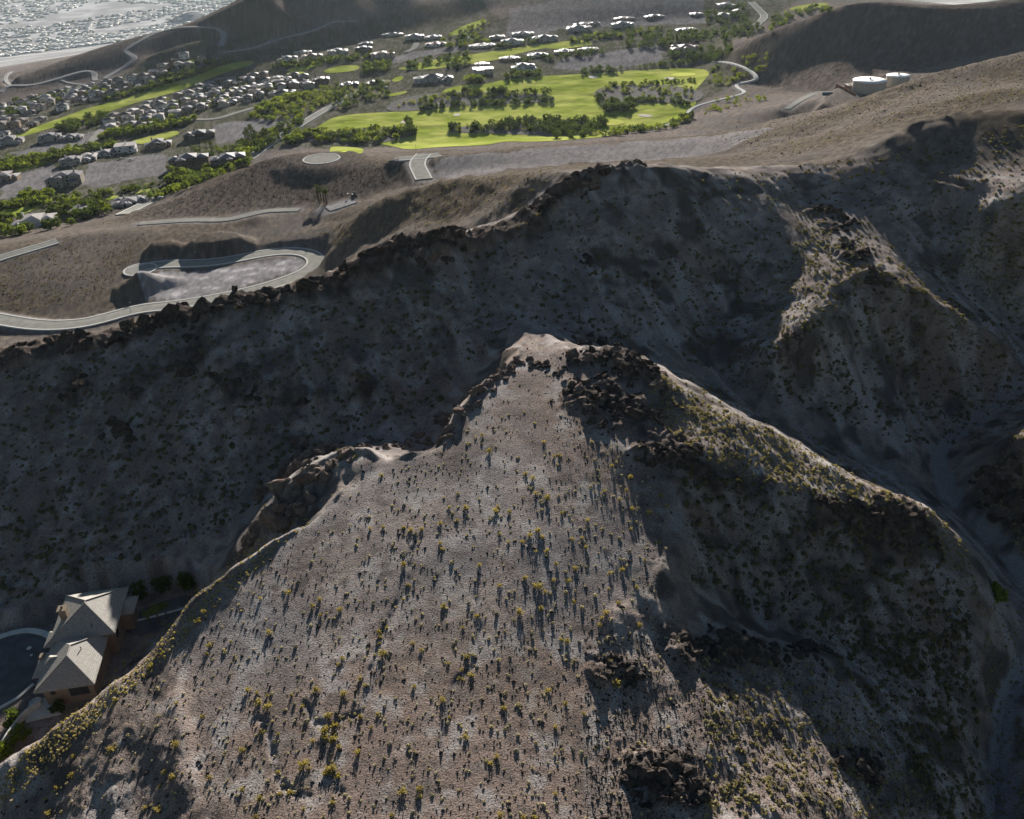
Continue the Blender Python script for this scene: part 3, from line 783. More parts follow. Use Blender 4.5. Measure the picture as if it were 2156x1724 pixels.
# ------------------------------------------------------------------ fairways, islands of rough, bunkers, roads
M_GRASS = simple_mat('fairway_grass', (0.125, 0.170, 0.012), (0.205, 0.245, 0.024), 0.035, 0.9, 0.0, 0.25, 0.5)
def fairway_mat():
    m, nt, b = nodes_of('fairway_grass')
    P = nd(nt, 'ShaderNodeNewGeometry').outputs['Position']
    n1, n2, n3 = noise(nt, P, 0.022, 3), noise(nt, P, 0.11, 3), noise(nt, P, 0.9, 2)
    c = mixc(nt, ramp(nt, n1, 0.35, 0.65), (0.175, 0.215, 0.034), (0.335, 0.345, 0.095))
    c = mixc(nt, math_(nt, 'MULTIPLY', ramp(nt, n2, 0.48, 0.72), 0.6), c, (0.30, 0.28, 0.085))
    c = mixc(nt, math_(nt, 'MULTIPLY', n3, 0.35), c, (0.13, 0.18, 0.018))
    nt.links.new(c, b.inputs['Base Color'])
    bp = nd(nt, 'ShaderNodeBump', i_Strength=0.7, i_Distance=5.0); nt.links.new(noise(nt, P, 0.03, 2), bp.inputs['Height']); nt.links.new(bp.outputs[0], b.inputs['Normal'])
    return m
M_GRASS = fairway_mat()
M_GREEN = simple_mat('green_turf', (0.36, 0.38, 0.085), (0.42, 0.43, 0.11), 0.1, 0.9, 0.0)
M_ROUGHLAND = simple_mat('rough_gravel', (0.10, 0.095, 0.085), (0.17, 0.16, 0.155), 0.3, 0.95, 0.0, 0.5, 1.2)
M_SANDB = simple_mat('bunker_sand', (0.42, 0.38, 0.33), (0.5, 0.46, 0.4), 0.6)
M_ASPH = simple_mat('pale_asphalt', (0.20, 0.195, 0.175), (0.26, 0.25, 0.225), 0.25, 0.85, 0.0)
M_ASPH2 = simple_mat('dark_asphalt', (0.075, 0.075, 0.08), (0.11, 0.11, 0.112), 0.4, 0.85, 0.0)
M_KERB = simple_mat('concrete', (0.42, 0.41, 0.38), (0.52, 0.51, 0.48), 0.8, 0.85, 0.0)
M_DIRTROAD = simple_mat('graded_dirt', (0.22, 0.205, 0.20), (0.30, 0.285, 0.275), 0.25, 0.95, 0.0, 0.3, 1.0)
FAIR = {
 'golf_fairway': [(660,284),(690,264),(714,250),(770,243),(830,240),(905,236),(940,205),(950,190),(1000,180),(1045,180),(1068,172),(1150,163),(1246,159),(1300,156),(1370,149),(1490,144),(1520,155),(1505,172),(1480,200),(1490,222),(1477,232),(1470,242),(1440,258),(1400,268),(1360,277),(1300,292),(1215,300),(1140,304),(1075,303),(1040,311),(930,315),(870,322),(838,312),(800,305),(740,297),(700,286)],
 'fairway': [(840,149),(876,140),(925,128),(1006,117),(1087,105),(1184,91),(1253,85),(1268,93),(1200,98),(1119,111),(1055,131),(957,144),(908,150)],
 'fairway.001': [(606,152),(640,142),(691,134),(690,141),(632,155)],
 'fairway.002': [(684,153),(730,140),(769,140),(767,151),(707,158)],
 'fairway.003': [(10,298),(58,279),(136,250),(201,227),(266,211),(341,182),(406,169),(468,140),(539,129),(548,137),(471,158),(386,195),(292,219),(227,241),(130,268),(40,296)],
 'fairway.004': [(16,360),(60,350),(114,337),(122,343),(70,360),(32,371)],
 'fairway.005': [(-60,462),(0,450),(50,442),(91,434),(92,445),(40,460),(0,473),(-60,490)],
 'fairway.006': [(272,304),(320,292),(373,278),(388,286),(350,300),(308,310)],
 'fairway.007': [(221,427),(235,420),(255,418),(253,423),(235,428)],
 'fairway.008': [(282,413),(300,407),(325,403),(323,408),(300,415)],
 'fairway.009': [(1680,22),(1700,13),(1770,5),(1768,15),(1720,23)],
 'fairway.010': [(957,74),(990,55),(1035,40),(1042,46),(1005,68),(972,77)],
 'fairway.011': [(835,172),(850,164),(862,163),(862,170),(845,177)],
 'fairway.012': [(820,205),(850,197),(872,195),(866,201),(830,208)],
 'fairway.013': [(700,316),(720,313),(770,316),(780,322),(750,328),(715,326)],
 'fairway.014': [(1150,103),(1200,98),(1265,92),(1265,97),(1200,106)],
}
for nm, px in FAIR.items():
    o = drape('golf_fairway' if nm == 'golf_fairway' else 'fairway', px_poly(px), M_GRASS, 0.35, 7.0)
ISL = [[(820,233),(850,213),(900,203),(960,197),(1050,198),(1120,200),(1160,203),(1192,212),(1170,220),(1100,222),(1040,226),(960,228),(900,237),(840,240)],
       [(956,280),(980,272),(1060,265),(1130,262),(1200,256),(1250,258),(1280,270),(1290,284),(1230,292),(1150,290),(1060,286),(1000,285),(965,285)],
       [(655,292),(700,284),(760,278),(830,272),(870,275),(892,283),(880,292),(850,300),(800,308),(740,300),(690,306),(650,302)],
       [(1268,195),(1300,184),(1400,180),(1480,190),(1510,205),(1482,222),(1420,221),(1360,221),(1310,227),(1285,232),(1275,215)]]
for px in ISL: drape('rough_island', px_poly(px), M_ROUGHLAND, 0.7, 7.0)
for px in [[(1285,265),(1292,259),(1310,256),(1328,258),(1337,263),(1325,268),(1305,270),(1290,269)], [(1430,160),(1455,156),(1485,157),(1488,162),(1465,165),(1440,165)], [(610,158),(640,154),(655,156),(640,160),(618,162)]]:
    drape('putting_green', px_poly(px), M_GREEN, 0.75, 4.0)
for px in [[(855,262),(863,258),(872,259),(870,263),(860,265)], [(967,247),(978,243),(986,245),(980,249),(970,249)], [(1262,264),(1275,261),(1281,263),(1276,267),(1266,267)], [(1361,247),(1372,245),(1385,246),(1397,249),(1385,252),(1370,250)], [(1255,164),(1268,161),(1280,164),(1272,169),(1260,168)], [(1418,168),(1432,166),(1446,167),(1440,171),(1424,171)]]:
    P = px_poly(px)
    o = drape('sand_bunker', P, M_SANDB, 0.62, 2.5)

def ribbon(name, P, width, mat, off, kerb=True, kmat=None):
    P = np.asarray(P)
    t = np.gradient(P[:, :2], axis=0); t /= np.linalg.norm(t, axis=1)[:, None] + 1e-9
    n = np.stack([-t[:, 1], t[:, 0]], -1); h = width / 2
    def strip(offs, zs):
        v = []; f = []; m = len(offs)
        for k in range(len(P)):
            for a, z in zip(offs, zs): v.append((P[k, 0] + n[k, 0] * a, P[k, 1] + n[k, 1] * a, P[k, 2] + z))
        for k in range(len(P) - 1):
            for j in range(m - 1): f.append((k * m + j, k * m + j + 1, (k + 1) * m + j + 1, (k + 1) * m + j))
        me = bpy.data.meshes.new(name); me.from_pydata(v, [], [q[::-1] for q in f]); me.update(); return me
    o = link(name, strip([-h - 1.2, -h, 0, h, h + 1.2], [off - 1.5, off, off + 0.06, off, off - 1.5]), mat); o['kind'] = 'structure'
    if kerb:
        for s in (-1, 1):
            a = s * h
            link('kerb', strip([a, a, a + s * 1.1, a + s * 1.25], [off - 0.2, off + 0.15, off + 0.15, off - 0.6]), kmat or M_KERB, o)
    return o
for nm, (w, px, kerb, zf) in ROADS.items():
    P, w = ROADW[nm]; P = P.copy()
    P[:, 2] = np.maximum(P[:, 2], HN(P[:, 0], P[:, 1])) if zf is None else P[:, 2]
    ribbon(nm, P, w, M_ASPH if kerb or nm == 'hill_street' else (M_KERB if nm in ('cart_path', 'crest_path') else M_ASPH), 0.25 + 0.0003 * P[:, 1].mean(), kerb)
for nm, (w, px) in DIRT.items():
    P, w = ROADW[nm]; P = P.copy(); P[:, 2] = np.maximum(P[:, 2], HN(P[:, 0], P[:, 1]))
    ribbon(nm, P, w * 0.8, M_DIRTROAD, 0.3 + 0.0003 * P[:, 1].mean(), False)
bl = at_z(300 * DK, 577 * DK, 39.5); bo = MB().lathe([(9.0, -1.0), (9.0, 0.42), (0.01, 0.47)], 32).build('road_end', M_ASPH, loc=(bl[0], bl[1], 39.5)); bo['kind'] = 'structure'
MB().lathe([(8.9, 0.1), (8.9, 0.6), (9.9, 0.6), (10.0, -0.8)], 32).build('kerb', M_KERB, bo)
c = MB(); n = 40
c.lathe([(CUL_R, -1.2), (CUL_R, 0.3), (0.01, 0.36)], n); cc = c.build('turning_circle', M_ASPH, loc=tuple(CUL)); cc['kind'] = 'structure'
MB().lathe([(CUL_R - 0.1, 0.1), (CUL_R - 0.1, 0.5), (CUL_R + 1.0, 0.5), (CUL_R + 1.1, -1.0)], n).build('kerb', M_KERB, cc)
print('grounds', round(time.time() - T0, 1))
# ------------------------------------------------------------------ houses in the valley
def wallm(n, c): return simple_mat(n, tuple(0.85 * k for k in c), tuple(1.1 * k for k in c), 0.5, 0.9, 0.0)
WALLS = {'cream': wallm('cream_stucco', (0.48, 0.42, 0.34)), 'white': wallm('white_stucco', (0.62, 0.60, 0.56)), 'tan': wallm('tan_stucco', (0.28, 0.22, 0.165)),
         'grey': wallm('grey_stucco', (0.38, 0.36, 0.335)), 'brown': wallm('brown_stone', (0.13, 0.10, 0.078)), 'stone': wallm('pale_stone', (0.30, 0.265, 0.22))}
def roofm(n, c): return simple_mat(n, tuple(0.8 * k for k in c), tuple(1.2 * k for k in c), 0.9, 0.6, 0.035, 0.3, 3.0)
ROOFS = {'grey': roofm('grey_tile', (0.165, 0.153, 0.16)), 'brown': roofm('brown_tile', (0.155, 0.132, 0.122)), 'pale': roofm('pale_tile', (0.32, 0.29, 0.28)),
         'clay': roofm('clay_tile', (0.26, 0.165, 0.135)), 'dark': roofm('dark_tile', (0.085, 0.08, 0.084))}
M_GLASS = simple_mat('window_glass', (0.02, 0.025, 0.03), (0.04, 0.045, 0.05), 1.0, 0.15, 0.5)
M_FRAME = simple_mat('pale_trim', (0.5, 0.48, 0.44), (0.56, 0.54, 0.5), 1.0)
BOXM = MB().box(-0.5, 0.5, -0.5, 0.5, -0.5, 0.5).mesh('window_box')
BOXM.materials.append(M_GLASS)

def house(name, loc, rz, W, D, st, wall, roof, rnd, wings=3, nwin=6, chim=True, flat=False):
    """hip-roofed house: local -y looks to the street side; parts wall, roof (> chimney), window"""
    root = empty(name, loc, rz)
    w, r = MB(), MB()
    h = 3.0 * st
    if W > 17 and not flat:
        # a big house is a cluster of pavilions of unequal height
        blocks = [((-0.24 * W, 0.2 * W, -D * 0.42, D * 0.5), h), ((-W / 2, -0.2 * W, -D * 0.5, D * 0.25), h - rnd.choice((0.5, 0.9, 2.4 if st > 1 else 0.4))), ((0.16 * W, W / 2, -D * 0.3, D * 0.5), h - rnd.choice((0.6, 1.1, 2.6 if st > 1 else 0.5)))]
        for k in range(wings + 1):
            cx = rnd.uniform(-0.42, 0.42) * W; ww = rnd.uniform(0.14, 0.24) * W; dd = rnd.uniform(0.3, 0.5) * D; y = rnd.choice((-0.5, -0.45, 0.45)) * D
            blocks.append(((cx - ww / 2, cx + ww / 2, y - dd / 2, y + dd / 2), max(2.7, h - rnd.uniform(0.2, 1.6) - (3.0 if st > 1 and rnd.random() < 0.5 else 0))))
    else:
        blocks = [((-W / 2, W / 2, -D / 2, D / 2), h)]
        for k in range(wings):
            side = rnd.choice((-1, 1)); ww = rnd.uniform(0.3, 0.5) * W; dd = rnd.uniform(0.35, 0.6) * D
            cx = rnd.uniform(-0.36, 0.36) * W; hh = h - rnd.choice((0.25, 0.4, 2.6 if st > 1 else 0.5, 3.0 if st > 1 else 0.3))
            if k == 0: side = -1
            y = side * D / 2
            blocks.append(((cx - ww / 2, cx + ww / 2, y - dd * 0.55, y + dd * 0.45), max(hh, 2.7)))
    for k, ((x0, x1, y0, y1), hh) in enumerate(blocks):
        e = 0.004 * k
        w.box(x0 + e, x1 - e, y0 + e, y1 - e, -3.5 + 0.01 * k, hh - e)
        o = 0.7
        if flat: r.box(x0 - o, x1 + o, y0 - o, y1 + o, hh + 0.01 * k, hh + 0.45 + 0.01 * k)
        else: r.hip(x0 - o, x1 + o, y0 - o, y1 + o, hh + 0.22 + e, min(x1 - x0 + 1.4, y1 - y0 + 1.4) * rnd.uniform(0.11, 0.17), 0.24)
    w.build('wall', WALLS[wall], root)
    ro = r.build('roof', ROOFS[roof], root)
    if chim:
        x, y = rnd.uniform(-0.3, 0.3) * W, rnd.uniform(-0.1, 0.3) * D
        MB().box(x - 0.6, x + 0.6, y - 0.5, y + 0.5, h - 0.5, h + 0.16 * min(W, D) + 0.9).build('chimney', WALLS[wall], ro)
    made = 0
    for fl in range(st):
        n = max(2, int(nwin / st))
        for k in range(n):
            if made >= nwin: break
            x = -W / 2 + W * (k + 0.5 + rnd.uniform(-0.12, 0.12)) / n
            y = 1e9
            for (b, hh) in blocks:
                if b[0] + 0.5 < x < b[1] - 0.5 and hh > 3.0 * fl + 2.4: y = min(y, b[2])
            if y > 1e8: continue
            ww = rnd.uniform(1.2, 2.2); wh = rnd.uniform(1.4, 2.0)
            link('window', BOXM, None, root, loc=(x, y - 0.02, 3.0 * fl + 1.55), scale=(ww, 0.14, wh)); made += 1
    return root

MANSIONS = [
 # u, v, width, depth, storeys, yaw, wall, roof, wings, windows, label
 (128,402,30,18,3,12,'stone','grey',3,14,'three-storey pale stone mansion with arched terraces on the bare slope'),
 (143,357,19,15,2,14,'grey','grey',2,6,'grey two-storey house behind the three-storey stone mansion'),
 (180,347,15,18,1,14,'grey','pale',3,3,'low grey house with stepped pale roofs beside the sprinkled fairway'),
 (218,336,20,14,1,14,'white','grey',2,4,'white house with flat wings and a dark carport near the graded slope'),
 (262,328,20,15,2,14,'white','pale',1,5,'white two-storey modern house at the top of the graded slope'),
 (332,319,26,15,2,14,'tan','grey',3,6,'tan house with grey hip roofs at the upper corner of the graded slope'),
 (420,302,32,18,2,14,'brown','dark',4,8,'dark brown mansion with many small hip roofs below the gravel lot'),
 (398,362,36,17,3,14,'brown','grey',4,12,'largest dark stone mansion with balconies and a terrace pool'),
 (482,362,32,18,3,16,'brown','grey',4,10,'dark stone mansion beside the boulevard with round tower wings'),
 (268,443,28,15,1,16,'grey','grey',4,4,'single-storey house with long grey hip roofs beside the boulevard'),
 (158,463,22,16,1,12,'grey','grey',4,4,'single-storey grey house among palms near the bottom road'),
 (58,490,30,18,2,14,'white','pale',3,5,'white house with a large pale roof at the foot of the brown hill'),
 (2,392,22,15,2,10,'tan','pale',2,4,'tan house under construction with bright roof cut by the frame edge'),
 (640,172,0,0,0,0,'','',0,0,''),
 (683,182,22,18,2,8,'brown','dark',1,8,'brown clubhouse hall with a pyramid roof and tall windows'),
 (742,188,26,16,1,8,'brown','dark',3,5,'long dark-roofed clubhouse wing next to the pyramid hall'),
 (795,184,18,14,1,8,'brown','dark',2,3,'dark-roofed clubhouse pavilion at the end of the boulevard'),
 (600,205,34,14,1,10,'grey','dark',1,2,'grey gatehouse with a low dark roof by the boulevard planting'),
 (925,178,52,18,2,6,'grey','grey',5,14,'long grey villa with many hip roofs above the rough island'),
 (1032,160,27,16,2,4,'cream','pale',2,8,'square cream villa with a flat parapet above the upper fairway'),
 (1118,152,32,16,2,4,'white','grey',3,9,'white villa with dark window bays beside the gravel lot'),
 (1030,143,20,14,1,4,'grey','pale',2,3,'low pale-roofed house just behind the square cream villa'),
 (1090,131,30,15,1,4,'tan','pale',3,4,'tan house with bright pale roofs at the left of the bright roof row'),
 (1150,124,30,15,1,4,'cream','pale',3,4,'cream house with a broad bright roof in the bright roof row'),
 (1208,116,30,16,1,4,'cream','pale',3,4,'cream house with two bright gables in the bright roof row'),
 (1258,112,30,15,1,4,'grey','grey',3,4,'grey house at the right of the bright roof row'),
 (1470,112,44,18,2,4,'cream','clay',5,12,'big cream mansion with clay roofs beside the dark hill'),
 (1470,70,34,18,1,4,'cream','pale',4,4,'pale-roofed house wrapped by tall dark trees'),
 (1548,40,26,15,2,4,'grey','grey',3,6,'grey house at the front of the cluster by the curved street'),
 (1580,32,20,14,2,4,'grey','grey',2,4,'grey house nearest to the curved street'),
 (1555,18,32,15,2,4,'grey','pale',3,6,'pale-roofed house at the back of the cluster by the curved street'),
 (1490,35,22,14,1,4,'stone','pale',3,3,'stone-walled house left of the curved street cluster'),
 (1400,40,34,15,1,4,'tan','pale',3,5,'tan house with wide pale roofs above the hedge'),
 (1332,60,36,15,2,4,'grey','pale',4,7,'grey villa with three bright gables above the terraced fairway'),
 (1335,44,34,13,1,4,'tan','pale',2,4,'tan house with a flat bright roof under the graded bank'),
 (1238,68,40,16,2,4,'grey','pale',4,7,'grey villa with a tall centre gable above the terraced fairway'),
 (1255,56,44,13,1,4,'stone','grey',4,4,'long stone-coloured house below the graded bank'),
 (1165,90,40,17,2,4,'grey','grey',4,8,'grey villa with deep verandas overlooking the terraced fairway'),
 (1095,97,34,14,2,4,'white','pale',2,7,'pale greenish-white square villa overlooking the terraced fairway'),
 (1118,77,34,13,1,4,'grey','pale',4,3,'house with a chain of bright small roofs behind the pale square villa'),
 (1062,84,24,12,1,4,'grey','grey',3,3,'small grey house left of the pale square villa'),
 (1030,103,40,16,1,6,'cream','pale',4,6,'cream house with broad pale eaves at the end of the gravel terrace'),
 (930,100,32,15,1,8,'white','clay',4,6,'white house with pinkish roofs above the gravel terrace'),
 (925,84,26,12,1,8,'grey','pale',3,3,'bright-roofed house at the foot of the far shaded hill'),
 (885,86,30,14,2,8,'grey','pale',3,5,'grey two-storey house left of the sunlit street bend'),
 (838,78,34,10,1,10,'grey','pale',4,2,'low line of bright roofs under the far shaded hill'),
 (815,125,34,16,2,10,'cream','clay',3,8,'cream mansion with clay roofs on the dark terrace'),
 (775,113,26,14,2,10,'brown','grey',3,5,'dark-gabled house beside the cream clay-roofed mansion'),
 (720,119,30,15,2,10,'grey','pale',3,6,'grey house with pale roofs left of the dark-gabled house'),
 (665,130,30,14,2,10,'cream','clay',2,7,'cream two-storey villa with a flat pinkish roof'),
 (612,135,28,14,2,10,'white','grey',2,6,'white two-storey villa with an arched porch at the fairway end'),
 (645,117,26,11,1,10,'grey','pale',3,2,'low house with three small bright roofs behind the cream villa'),
 (780,98,22,10,1,10,'grey','pale',2,2,'small bright-roofed house above the dark-gabled house'),
 (100,305,22,14,2,16,'grey','grey',3,4,'grey house at the lower edge of the long fairway'),
 (145,302,24,14,1,16,'stone','grey',3,4,'long stone house beside the empty gravel terrace'),
 (12,312,26,16,2,16,'grey','grey',3,4,'grey house by the frame edge under the long fairway'),
]
_rn = random.Random(5)
mans = [q for q in MANSIONS if q[10]]
PM = fast_hit([(q[0], q[1]) for q in mans], False)
HOUSE_XY = []
for q, p in zip(mans, PM):
    u, v, W_, D_, st, yaw, wl, rf, wg, nw, lab = q
    rz = math.radians(yaw)
    cx, cy = p[0] - math.sin(-rz) * 0 + 0, p[1] + D_ * 0.75
    z = min(ground(cx, cy), float(p[2])) + 0.2
    h = house('mansion' if st > 1 else 'villa', (cx, cy, z), rz, W_, D_, st, wl, rf, _rn, wg, nw, True, flat=(lab.startswith('square cream') or lab.startswith('white two-storey modern')))
    tag(h, lab, 'mansion' if st > 1 else 'house')
    HOUSE_XY.append((cx, cy, 0.6 * max(W_, D_)))

_ORD = ['leftmost', 'second from left', 'third from left', 'fourth from left', 'fifth from left', 'sixth from left', 'seventh from left', 'eighth from left', 'ninth from left', 'tenth from left']
def ordinal(k): return _ORD[k] if k < len(_ORD) else str(k + 1) + 'th from left'
TRACTS = [
 ([(0,230),(60,216),(150,192),(250,176),(340,152),(390,122),(490,126),(450,140),(370,165),(280,195),(200,220),(100,242),(20,262),(0,270)], 66, 'above the long fairway', 'tract houses above the long fairway'),
 ([(225,262),(300,232),(400,200),(480,170),(560,160),(660,168),(690,182),(600,200),(520,218),(430,238),(370,252),(290,280),(230,280)], 92, 'below the long fairway', 'tract houses below the long fairway'),
 ([(0,262),(40,252),(95,258),(60,285),(0,292)], 7, 'at the end of the long fairway', 'tract houses at the end of the long fairway'),
]
fw3 = px_poly(FAIR['fairway.003'])
for px, cnt, lab, grp in TRACTS:
    P = march([a for a, b in px], [b for a, b in px], H0f)[:, :2]
    ring = P
    lo, hi = P.min(0), P.max(0); ok = []
    tries = 0
    while len(ok) < cnt and tries < 9000:
        tries += 1
        x, y = _rn.uniform(lo[0], hi[0]), _rn.uniform(lo[1], hi[1])
        if not in_poly(np.array([x]), np.array([y]), P)[0]: continue
        if in_poly(np.array([x]), np.array([y]), fw3)[0]: continue
        if any((x - a) ** 2 + (y - b) ** 2 < (13.6) ** 2 for a, b in ok): continue
        if any((x - a) ** 2 + (y - b) ** 2 < (8 + c) ** 2 for a, b, c in HOUSE_XY): continue
        ok.append((x, y))
    made = []
    for x, y in ok:
        st = _rn.choice((1, 2, 2)); wl = _rn.choice(('cream', 'grey', 'stone', 'white', 'tan', 'stone')); rf = _rn.choice(('grey', 'brown', 'grey', 'pale', 'dark', 'brown'))
        h = house('tract_house', (x, y, ground(x, y) + 0.1), math.radians(_rn.choice((14, 14, 104, 20, -4)) + _rn.uniform(-5, 5)), _rn.uniform(10, 14.5), _rn.uniform(8.5, 11), st, wl, rf, _rn, _rn.choice((1, 2, 2)), 3, False)
        made.append((('two-storey' if st == 2 else 'single-storey') + ' ' + wl + ' house with ' + rf + ' roof', math.atan2(x, y), h)); HOUSE_XY.append((x, y, 9.0))
    for look in sorted(set(m[0] for m in made)):
        same = sorted([m for m in made if m[0] == look], key=lambda m: m[1])
        for k, m in enumerate(same):
            tag(m[2], look + (' ' if len(same) == 1 else ', ' + ordinal(k) + ', ') + lab, 'house', grp)
    print('tract', len(ok))
print('houses', round(time.time() - T0, 1))
# ------------------------------------------------------------------ trees and shrubs of the valley
L_LIME = leaf_mat('lime_leaves', (0.060, 0.092, 0.020), (0.175, 0.210, 0.038), 0.48)
L_DARK = leaf_mat('dark_leaves', (0.040, 0.062, 0.020), (0.085, 0.115, 0.032), 0.4)
L_MID = leaf_mat('green_leaves', (0.042, 0.070, 0.020), (0.120, 0.150, 0.040), 0.42)
L_PALE = leaf_mat('grey_green_leaves', (0.15, 0.165, 0.075), (0.24, 0.245, 0.13), 0.4)
L_PALM = leaf_mat('palm_fronds', (0.075, 0.10, 0.025), (0.15, 0.17, 0.05), 0.4)
M_BARK = simple_mat('bark', (0.09, 0.07, 0.052), (0.15, 0.12, 0.09), 2.0)

def crown_mesh(name, seed, rx, rz, zc, nclump, nleaf, leaf, shape='round'):
    g = np.random.default_rng(seed); V = []; F = []
    cs = []
    while len(cs) < nclump:
        p = g.uniform(-1, 1, 3); d = np.linalg.norm(p)
        if d > 1 or d < 0.25: continue
        if shape == 'cone' and np.hypot(p[0], p[1]) > (1 - p[2]) / 2 + 0.12: continue
        cs.append(p)
    for p in cs:
        c = np.array([p[0] * rx, p[1] * rx, zc + p[2] * rz]); cr = rx * g.uniform(0.22, 0.42)
        for k in range(nleaf):
            d = g.normal(size=3); d /= np.linalg.norm(d)
            q = c + d * cr * g.uniform(0.55, 1.0) * np.array([1, 1, 0.75])
            nrm = d + 0.55 * g.normal(size=3); nrm /= np.linalg.norm(nrm)
            a = np.cross(nrm, g.normal(size=3)); a /= np.linalg.norm(a) + 1e-9; b = np.cross(nrm, a)
            s = leaf * g.uniform(0.6, 1.3); i = len(V)
            V += [q - a * s - b * s * 0.6, q + a * s - b * s * 0.6, q + a * s * 0.7 + b * s * 0.7, q - a * s * 0.7 + b * s * 0.7]; F.append((i, i + 1, i + 2, i + 3))
    me = bpy.data.meshes.new(name); me.from_pydata([tuple(v) for v in V], [], F); me.update(); return me
def trunk_mesh(name, seed, h, r, limbs, spread):
    g = random.Random(seed); m = MB()
    m.tube((0, 0, -0.5), (0.1, 0.05, h * 0.55), r, r * 0.7, 6)
    for k in range(limbs):
        t = 2 * math.pi * (k + g.random() * 0.6) / limbs
        m.tube((0.1, 0.05, h * g.uniform(0.3, 0.55)), (math.cos(t) * spread * g.uniform(0.5, 0.9), math.sin(t) * spread * g.uniform(0.5, 0.9), h * g.uniform(0.85, 1.15)), r * 0.5, r * 0.15, 5)
    return m.mesh(name)
def palm_crown(name, seed):
    g = random.Random(seed); m = MB()
    for k in range(20):
        t = 2 * math.pi * k / 20 + g.uniform(-0.15, 0.15); el = g.uniform(-0.35, 1.1); L = g.uniform(1.7, 2.3)
        pts = []
        for s in range(5):
            q = s / 4; rr = L * q * math.cos(el * (1 - 0.4 * q)); zz = L * q * math.sin(el) - 1.1 * q * q
            pts.append((rr, zz, 0.34 * math.sin(math.pi * (0.12 + 0.85 * q)) + 0.05))
        v = []; f = []
        for rr, zz, w in pts:
            v += [(rr * math.cos(t) - w * math.sin(t), rr * math.sin(t) + w * math.cos(t), zz - 0.12), (rr * math.cos(t), rr * math.sin(t), zz), (rr * math.cos(t) + w * math.sin(t), rr * math.sin(t) - w * math.cos(t), zz - 0.12)]
        for s in range(4):
            f += [(s*3, s*3+1, s*3+4, s*3+3), (s*3+1, s*3+2, s*3+5, s*3+4)]
        m.add(v, f)
    return m.mesh(name)
# kind: (crown meshes, crown material, trunk meshes, unit height in metres, name, words)
TK = {
 'lime': dict(cr=[crown_mesh('crown', 10 + k, 3.1, 2.3, 2.7, 34, 14, 0.36) for k in range(4)], mat=L_LIME, tr=[trunk_mesh('trunk', k, 3.4, 0.2, 4, 1.8) for k in range(2)], h=5.3, name='lime_tree', w='lime-green desert tree'),
 'dark': dict(cr=[crown_mesh('crown', 20 + k, 2.7, 2.8, 2.9, 38, 14, 0.36) for k in range(4)], mat=L_DARK, tr=[trunk_mesh('trunk', 5 + k, 3.2, 0.22, 4, 1.4) for k in range(2)], h=6.0, name='dark_tree', w='dense dark green tree'),
 'mid': dict(cr=[crown_mesh('crown', 30 + k, 2.8, 2.4, 2.6, 34, 14, 0.36) for k in range(4)], mat=L_MID, tr=[trunk_mesh('trunk', 9 + k, 3.2, 0.2, 4, 1.6) for k in range(2)], h=5.3, name='broad_tree', w='mid-green bushy tree'),
 'pale': dict(cr=[crown_mesh('crown', 40 + k, 2.3, 1.7, 1.7, 22, 12, 0.3) for k in range(3)], mat=L_PALE, tr=[trunk_mesh('trunk', 13 + k, 2.4, 0.14, 4, 1.4) for k in range(2)], h=3.9, name='scrub_tree', w='pale grey-green scrub tree'),
 'cone': dict(cr=[crown_mesh('crown', 50 + k, 1.5, 4.2, 4.6, 34, 11, 0.32, 'cone') for k in range(2)], mat=L_DARK, tr=[trunk_mesh('trunk', 17, 3.0, 0.2, 3, 0.7)], h=8.5, name='conifer_tree', w='tall dark conifer'),
 'palm': dict(cr=[palm_crown('crown', 60 + k) for k in range(3)], mat=L_PALM, tr=[MB().tube((0, 0, -8.0), (0.1, 0, 0.1), 0.3, 0.2, 7).mesh('trunk') for k in range(1)], h=7.5, name='palm_tree', w='fan palm'),
}
for k, d in TK.items():
    for m in d['cr']: m.materials.append(d['mat'])
    for m in d['tr']: m.materials.append(M_BARK)
_tr = random.Random(21)
